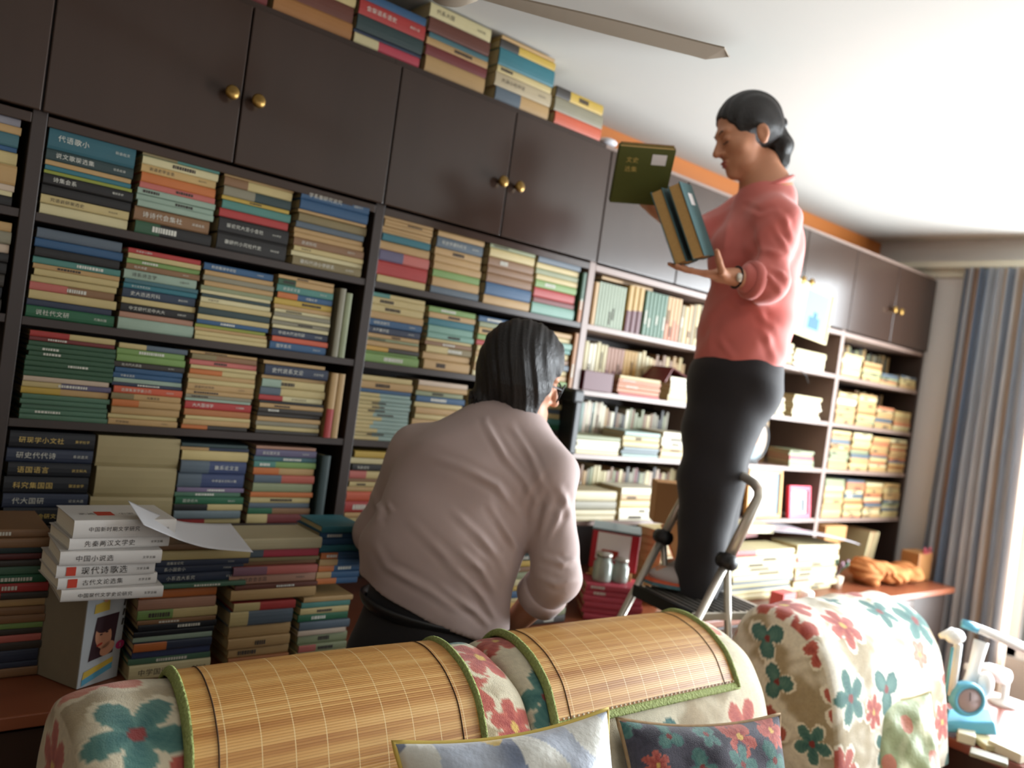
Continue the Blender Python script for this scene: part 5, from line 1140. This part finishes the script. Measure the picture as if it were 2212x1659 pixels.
STACKS = [
 (1, 1, 1, 0.35, 0.548, 0.0, 1.668, 1.873, 'te24 dt12 tn5 bt5 yg4 bk11 bk11 cr9 wc11'),
 (1, 1, 2, 0.554, 0.749, 0.0, 1.668, 1.868, 'ol|tl4 wc9 co9 or11 pk7 lb7 lb7 lb7 br16 dg|bk14'),
 (1, 1, 3, 0.761, 0.958, 0.0, 1.668, 1.869, 'tn3 br|cr10 gy|dt10 yl4 tl9 rd9 bk*16 bk*18'),
 (1, 1, 4, 0.972, 1.198, 0.0, 1.668, 1.881, 'bl10 bl10 tn3 ol9 gb6 tn5 tn5 br8 cr5 wc5 ol9'),
 (1, 2, 1, 0.351, 0.544, 0.0, 1.427, 1.636, 'cb14 bl12 bk13 tl9 tn7 cr9 cr9 pk|br11 cr12 nv9 gn*16'),
 (1, 2, 2, 0.55, 0.736, 0.0, 1.427, 1.629, 'rd6 cr6 lg6 br7 lb*11 tb5 bt6 nr*11 cr7 bk*10 pb7 lb14'),
 (1, 2, 3, 0.738, 0.937, 0.0, 1.427, 1.628, 'bl8 tn6 gy6 tn6 gg5 wc4 dt4 wc6 cr6 dt8 cr6 bl5 yg4 tn4 cr5 cr5'),
 (1, 2, 4, 0.942, 1.119, 0.0, 1.427, 1.634, 'tn4 dg|tn7 tl8 or|bl7 yl7 tn5 wc4 gy5 wc4 gy5 wc4 nv*9 ro6 bl9'),
 (1, 3, 1, 0.362, 0.558, 0.0, 1.19, 1.398, 'rd|cr7 mr5 dg6 dg6 dg6 dg6 dg6 dg6 dg6 wp6 cr|vb7 yl|tn8 gt6 gt6 gt6 gt6 gt6'),
 (1, 3, 2, 0.555, 0.729, 0.0, 1.19, 1.394, 'cr|gb6 lg7 lg8 dk*7 bl6 bl6 lb5 nv4 ro8 ol|tn7 or|tn8 tn9 cr5 tn7'),
 (1, 3, 3, 0.735, 0.919, 0.0, 1.19, 1.396, 'tn3 ol|br6 pk6 cr4 or|cr6 tn5 cr5 tn7 tn5 gy4 lb3 rd*9 ob7 cr4 tn6 or|dk5'),
 (1, 3, 4, 0.935, 1.133, 0.0, 1.19, 1.394, 'tn4 nv*12 tn4 lb|cr9 gb|cr9 rd|wc6 bk3 tn5 dk5 dk5 tn5 gy5 cr5 dk4'),
 (1, 4, 1, 0.35, 0.536, 0.0, 0.9, 1.161, 'nk*6 nv*5 nk*5 nk*6 nv*5 nk*6 nk*6'),
 (1, 4, 2, 0.539, 0.742, 0.0, 0.937, 1.16, 'bx14 bx14 bx13'),
 (1, 4, 3, 0.743, 0.93, 0.0, 0.937, 1.153, 'dt4 tn|nv4 cl11 gb|na*14 gb|na*16 vl5 gt5 gn*8 bk|cr7 sb9 rd|cr6'),
 (1, 4, 4, 0.945, 1.135, 0.0, 0.937, 1.155, 'pb3 vb*7 tb5 tl|lg6 or|tn7 gb|rw8 gg9 or5 cr6 gb5 gn|br6 cr|mr9'),
 (2, 1, 1, 1.244, 1.425, 0.0, 1.668, 1.869, 'tn2 tn2 tn2 tn2 tn2 bt4 tn5 vb|pk6 rd8 cr4'),
 (2, 1, 2, 1.44, 1.632, 0.0, 1.668, 1.865, 'tn3 gb*6 tn4 tn4 tn4 lg4 tn5 gb4'),
 (2, 1, 3, 1.648, 1.851, 0.0, 1.668, 1.866, 'gg2 cr5 br5 br4 br5 bl7 tn5'),
 (2, 1, 4, 1.865, 2.07, 0.0, 1.668, 1.872, 'gb4 cr3 gg3 cr3 lg4 rd5 mr3 lt6'),
 (2, 2, 1, 1.234, 1.434, 0.0, 1.427, 1.636, 'tl|cr3 cr5 cr5 tn5 bl*5 nv*5 tn3 gg2 tn4 yo|dk3 lg2 lg6'),
 (2, 2, 2, 1.45, 1.637, 0.0, 1.427, 1.627, 'lg4 tn4 bt5 lt5 lt4 cr2 br3 cr|ol5 tn5 tn7'),
 (2, 2, 3, 1.649, 1.848, 0.0, 1.427, 1.626, 'bl4 gg4 co5 lg4 rd4 cr4 tn4 cr5 tn5 wc4'),
 (2, 2, 4, 1.861, 2.078, 0.0, 1.427, 1.618, 'tn4 cr4 lt5 tl4 cr5 br4 gb5 cr4 tn5 lg4'),
 (2, 3, 1, 1.234, 1.43, 0.0, 1.19, 1.386, 'cr4 tn6 bl3 cr|lp3 cr|lp3 cr|lp3 cr|lp3 cr|lp3 cr|lp3 cr|lp3 cr|lp3 cr|lp3 cr|lp3 cr|lp3 cr|lp3'),
 (2, 3, 2, 1.443, 1.638, 0.0, 1.19, 1.391, 'wp4 tn4 gg4 bl5 cr4 tn5 cr4 tn5 lg4 cr5 tn5'),
 (2, 3, 3, 1.654, 1.847, 0.0, 1.19, 1.376, 'cr4 tn4 gg4 rd5 cr4 tn5 cr4 bl5 lg4'),
 (2, 3, 4, 1.857, 2.07, 0.0, 1.19, 1.361, 'cr4 gb4 cr4 tl5 gn4 dk5 tn4 tn5 cr4'),
 (2, 4, 1, 1.245, 1.424, 0.0, 0.937, 1.156, 'yl4 wc4 bk*4 pk|cr5 br2 cr3 tn3 ro6 rd7 tn3 cr3'),
 (2, 4, 2, 1.437, 1.619, 0.0, 0.937, 1.14, 'tn4 gb4 cr4 tl5 gn4 dk5 tn4 tn5 cr4'),
 (2, 4, 4, 1.919, 2.123, 0.0, 0.937, 1.15, 'dk5 gy5 dk5 tn4 tn5 cr4 bl5 cr4'),
 (0, 1, 1, 0.116, 0.299, 0.0, 1.668, 1.866, 'gv5 tn5 tb8 bl3 cr8 tn12 wp4 wc3 bk6'),
 (0, 2, 1, 0.116, 0.305, 0.0, 1.427, 1.632, 'rd|tn6 gy8 wp6 bk6 bk8 dk8 nk8 dk9'),
 (0, 9, 1, 0.636, 0.816, 0.0, 2.325, 2.43, 'br9 tn5 mr8'),
 (1, 9, 2, 0.827, 1.064, 0.0, 2.325, 2.475, 'tn4 br|cr5 mb7 oc7'),
 (1, 9, 3, 1.069, 1.3, 0.0, 2.325, 2.475, 'bl5 rd*9 dt9 nv2 wc|rk6'),
 (1, 9, 4, 1.306, 1.545, 0.0, 2.325, 2.532, 'wc*8 mb8 tb3 tn4 mr6 tn9'),
 (1, 9, 5, 1.579, 1.824, 0.0, 2.325, 2.531, 'tn2 dk|yl5 bt10 cr4 bg*8 gb|tn8'),
 (1, 9, 6, 1.841, 2.078, 0.0, 2.325, 2.452, 'dk|yl6 gy8 ro7'),
 (1, 5, 1, 0.266, 0.432, -0.2, 0.652, 0.974, 'br8 br9 dt7 dr6 yl|dk6 gt9 gn8 gn|rd9 rd|dk7 tn8 br8 ol|br8 lg6 yl|dk6 pk7 dk8 tn|nv12 nv6 br9'),
 (1, 5, 3, 0.616, 0.836, -0.3, 0.86, 0.961, 'br7 cr10 nv*7 nv*9 nv*10 gt5'),
 (1, 5, 4, 0.592, 0.777, -0.3, 0.652, 0.854, 'or8 pb10 lg|cr9 br4 nk6 nk5 lb5 or|nv8 na7 gt6 wc*14'),
 (1, 5, 5, 0.797, 1.026, -0.3, 0.82, 0.971, 'wb12 gb|rk9 ol4 br5 vp|pk9 pb*10 mb5 tn11'),
 (1, 5, 6, 0.807, 0.971, -0.3, 0.652, 0.814, 'cr|rd8 cr|gb14 tn12 tn10 tn9 ob10'),
 (2, 5, 7, 1.03, 1.157, -0.28, 0.84, 0.993, 'bt*8 bl*8 bl8 bt8 or|bl8 tn|bl8 or|bl8 tn|bl8 or|bl8'),
 (2, 5, 8, 0.991, 1.136, -0.3, 0.652, 0.814, 'tn5 tl6 cr6 gn7 gb8 wp5 gg9 pk|gg7 cr8'),
 (2, 5, 9, 1.684, 1.831, -0.25, 0.652, 0.904, 'dk6 dt7 yl7 br7 gg8 wc8 yl5 bl9 cr5 yo8 gb8 lg8 dk6'),
 (2, 5, 10, 1.833, 1.983, -0.25, 0.652, 0.973, 'lt8 lg7 yl5 tl8 dt9 gb8 cr8 dg9 lt8 wc8 br8 gg8 dk8'),
 (3, 5, 11, 2.056, 2.262, -0.25, 0.652, 0.756, 'rk7 rk7 rk7 rk7 rk7 rk7'),
 (3, 5, 12, 2.504, 2.658, -0.2, 0.652, 0.935, 'cr8 wc8 tn8 wc8 wc8 cr8 wc8 wc8 wc8'),
 (4, 5, 13, 2.889, 3.345, -0.25, 0.652, 0.864, 'rd|wc9 wc8 wc8 wc6 wc7 wc7 gb3 wc7 gb3 wc7 wc8'),
 (4, 5, 14, 3.406, 3.772, -0.22, 0.652, 0.864, 'wc9 wc8 pk|wc8 wc8 tn5 wc8 br|wc8 wc7 wc8'),
]
rnd = random.Random(7)
specs = []      # every book to be built: (area, M, w, t, d, cols, title, label, group)
def colname(cols):
    a = CNAME[cols[0]]; b = CNAME[cols[-1]]
    return a if a == b else a + ' and ' + b
def add_stack(bay, row, si, x0, x1, y, z0, z1, books, rot=0, depth=.142):
    toks = books.split(); ths = []; W = x1-x0
    for tk in toks:
        tk = tk.replace('*', '')
        ths.append(float(tk.rstrip('0123456789') and tk[len(tk.rstrip('0123456789')):]))
    k = (z1-z0)/sum(ths); z = z1
    for i, tk in enumerate(toks):
        title = 1 if '*' in tk else 0
        tk = tk.replace('*', ''); cc = tk.rstrip('0123456789').split('|'); t = ths[i]*k; z -= t
        wide = W*rnd.uniform(.95, 1.0); off = rnd.uniform(0, W-wide); dy = rnd.uniform(-.004, .006)
        if row == 5: off += rnd.uniform(-.004, .004); dy += rnd.uniform(-.006, .004)
        if bay == 1 and row < 4 or cc[0] == 'nk': title = title or (1 if t > .012 and rnd.random() < .25 else 0)
        M = T(x0+off+.001, y+dy+.006, z) @ Rz(rot+rnd.uniform(-.012, .012)*(1.5 if row == 5 else .5))
        n = len(toks); pos = ORD[i+1] if i < n-1 or n == 1 else 'lowest'
        cn = colname(cc)
        if row == 9: lab = f'{cn} book, {pos} in the {CTOP[si]} on the cabinet top'; g = 'books piled on the cabinet top'
        elif row == 5: lab = f'{cn} book, {pos} in the {CPILE[si]}'; g = f'books of the {CPILE[si]}'
        else: lab = f'{cn} book, {pos} in {SORD[si]} stack, {SHELF[row]}, {BAY[bay]}'; g = f'books on the {SHELF[row]}, {BAY[bay]}'
        kk = (Vector((x0, y, z))-Vector(CAM)).dot(VF); cosx = abs(math.cos(math.atan2(x0, 2.2+y)))
        area_ = W*cosx*t/(kk*kk)
        bias = .25 if (bay == 2 and row in (2, 3, 4) and si in (3,)) or (bay == 2 and row == 4 and si > 1) else 1
        specs.append((area_*bias, M, wide-.002, t-.0004, depth*(1.0 if row != 9 else 1.1), cc, title, lab, g, False))
for s in STACKS:
    bay, row, si, x0, x1, y, z0, z1, bk = s
    if (row, si) == (5, 11): add_stack(bay, row, si, 2.075, 2.285, -.235, z0, .775, bk, rot=-.62)
    else: add_stack(*s, depth=.19 if (row, si) == (5, 1) else .142)

def add_upright(bay, row, x, z, y, items, lab, g):
    """upright books side by side: items = [(colour, width, height), ...]; spine faces -y"""
    for i, (c, w_, h) in enumerate(items):
        cc = c.split('|')
        M = T(x+w_, y, z) @ Matrix.Rotation(-math.pi/2, 4, 'Y') @ T(0, 0, 0)   # local x -> up, local z -> -x
        kk = (Vector((x, y, z))-Vector(CAM)).dot(VF); cosx = abs(math.cos(math.atan2(x, 2.2+y)))
        if c != '--':
            specs.append((w_*cosx*h/(kk*kk)*.8, M, h, w_-.0006, .13, cc, 0, f'{colname(cc)} upright book, {"first" if i == 0 else ORD[min(i+1, 20)]} in its row, {SHELF[row]}, {BAY[bay]}', g, True))
        x += w_
def seq(r, cols, n, w0, w1, h0, h1): return [(r.choice(cols), r.uniform(w0, w1), r.uniform(h0, h1)) for _ in range(n)]
r3 = random.Random(3)
# bays 1 and 2: the few uprights squeezed in at the end of a row
add_upright(1, 2, 1.132, 1.427, .0, [('gy', .02, .2), ('gg', .022, .19)], '', 'upright books at row ends')
add_upright(1, 3, 1.14, 1.19, .0, [('rd|tn', .024, .19), ('tn', .022, .19)], '', 'upright books at row ends')
add_upright(1, 4, 1.145, .937, .0, [('dt', .03, .2)], '', 'upright books at row ends')
add_upright(2, 1, 2.08, 1.668, .0, [('ob|dg', .02, .18)], '', 'upright books at row ends')
add_upright(2, 2, 2.082, 1.427, .0, [('oc', .02, .2)], '', 'upright books at row ends')
# bay 3
g31 = 'upright sets on the top shelf, bay behind the woman'
add_upright(3, 1, 2.16, 1.668, .012, [('tn', .022, .16)] + [('g9', .0165, .165)]*9 + [('--', .012, 0)] + [('ma|gd', .03, .18)]*3 + [('--', .012, 0)] + [('gt', .022, .175)]*6 + [('ot|tn', .022, .175)]*4 + seq(r3, ['tn', 'ol', 'gg', 'cr'], 6, .02, .028, .15, .175), '', g31)
add_upright(3, 2, 2.16, 1.427, .13, seq(r3, ['cr', 'tn', 'wc'], 5, .018, .026, .17, .195) + seq(r3, ['wh', 'wc'], 6, .016, .024, .18, .195) + [('mr|pb', .02, .18)]*5 + [('yo', .02, .18)]*4 + seq(r3, ['cr', 'wc', 'tn', 'br'], 14, .016, .026, .16, .19), '', 'upright books on the second shelf, bay behind the woman')
add_upright(3, 3, 2.16, 1.19, .13, [('cr', .03, .2), ('--', .01, 0)] + seq(r3, ['wh', 'lp', 'pw', 'wh', 'wp'], 15, .012, .018, .18, .195) + seq(r3, ['tl', 'wc', 'br', 'gg', 'gy', 'wh', 'bk', 'tn'], 22, .014, .022, .15, .19), '', 'upright books on the third shelf, bay behind the woman')
add_upright(3, 4, 2.16, .937, .13, seq(r3, ['wc', 'br', 'tn', 'wh', 'gg', 'mr', 'gy', 'dk', 'wp'], 40, .014, .024, .17, .2), '', 'upright books on the bottom shelf, bay behind the woman')
def pile(bay, row, si, x0, x1, y, z0, h, n, cols, r, depth=.125):
    bk = ' '.join(f'{r.choice(cols)}{r.randint(5, 10)}' for _ in range(n)); add_stack(bay, row, si, x0, x1, y, z0, z0+h, bk, depth=depth)
pile(3, 2, 1, 2.335, 2.585, -.01, 1.427, .075, 6, ['ot', 'rd', 'tn', 'vb', 'ob', 'cr'], r3)
pile(3, 2, 2, 2.64, 2.86, -.01, 1.427, .1, 7, ['wh', 'wc', 'wh', 'cr'], r3)
pile(3, 3, 1, 2.16, 2.40, -.01, 1.19, .07, 5, ['cr', 'wc', 'gg', 'wh'], r3)
pile(3, 3, 2, 2.41, 2.63, -.01, 1.19, .1, 6, ['wc', 'lp', 'wh', 'sb', 'cr'], r3)
pile(3, 3, 3, 2.64, 2.86, -.01, 1.19, .11, 7, ['wh', 'wc', 'tn', 'wh'], r3)
pile(3, 4, 1, 2.16, 2.42, -.01, .937, .115, 4, ['wh', 'wc', 'wb', 'gy'], r3)
pile(3, 4, 2, 2.44, 2.70, -.01, .937, .13, 5, ['wh', 'cr', 'wh', 'tn', 'gy'], r3)
pile(3, 1, 1, 2.2, 2.5, .02, 1.848, .012, 1, ['tn'], r3, .1)
# bay 4
g4 = 'upright books, bay with framed photos'
add_upright(4, 1, 3.07, 1.668, .13, seq(r3, ['gg', 'gy', 'cr', 'tn', 'br', 'ot', 'wc'], 20, .018, .026, .15, .18), '', g4)
add_upright(4, 2, 3.07, 1.427, .13, seq(r3, ['ol', 'gg', 'tn', 'br', 'yl', 'ol'], 19, .018, .028, .15, .19), '', g4)
add_upright(4, 3, 3.25, 1.19, .13, seq(r3, ['cr', 'br', 'tn', 'ot', 'br', 'oc'], 14, .018, .03, .17, .2), '', g4)
pile(4, 1, 1, 3.26, 3.49, -.01, 1.668, .1, 7, ['tn', 'cr', 'wc', 'co', 'wh'], r3)
pile(4, 1, 2, 3.50, 3.78, -.01, 1.668, .085, 7, ['wp', 'wc', 'pw', 'wh'], r3)
pile(4, 2, 1, 3.07, 3.24, -.01, 1.427, .1, 5, ['wh', 'rd', 'wh', 'wc'], r3)
pile(4, 2, 2, 3.27, 3.48, -.01, 1.427, .085, 6, ['wc', 'cr', 'wp', 'gv'], r3)
pile(4, 2, 3, 3.55, 3.80, -.01, 1.427, .11, 8, ['wh', 'wp', 'wh', 'wc'], r3)
pile(4, 3, 1, 3.58, 3.80, -.01, 1.19, .08, 5, ['rk', 'wc', 'wh', 'gg'], r3)
# bay 5: four stacks to a row
warm = ['tn', 'co', 'cr', 'tn', 'oc', 'wc', 'tn', 'cr', 'gg', 'gb', 'ot']
for row, z, hs in ((1, 1.668, (.12, .1, .06, .07)), (2, 1.427, (.16, .17, .12, .11)), (3, 1.19, (.2, .2, .19, .19)), (4, .937, (.2, .2, .19, .19))):
    x = 3.97
    for si, h in enumerate(hs):
        pile(5, row, si+1, x, x+.195, .005, z, h, int(h/.018)+1, warm if row > 2 or si > 0 else warm+['wh', 'dt', 'bt', 'wc'], r3); x += .208
add_upright(5, 1, 3.97, 1.668, .15, seq(r3, ['ol', 'gg', 'dk', 'tn', 'dt', 'gy'], 32, .02, .028, .15, .18), '', 'upright books, bay by the curtain')
add_upright(5, 2, 3.97, 1.427, .15, seq(r3, ['ol', 'tn', 'dk', 'br', 'dt', 'gy'], 32, .02, .028, .15, .19), '', 'upright books, bay by the curtain')

specs.sort(key=lambda s: -s[0])
NIND = 300
seen = {}
for k_, (ar, M, w_, t, d, cc, title, lab, g, up) in enumerate(specs[:NIND]):
    mb = MB(); book_geo(mb, w_, t, d, cc, Matrix.Identity(4), rnd, title)
    o = mb.build('book'); o.matrix_world = M
    tag(o, lab, 'book', g)
rest = MB()
for (ar, M, w_, t, d, cc, title, lab, g, up) in specs[NIND:]:
    book_geo(rest, w_, t, d, cc, M, rnd, 0, pages=page)
tag(rest.build('books'), 'remaining books packed on the darker and farther shelves of the wall bookcase', 'books', kind='stuff')
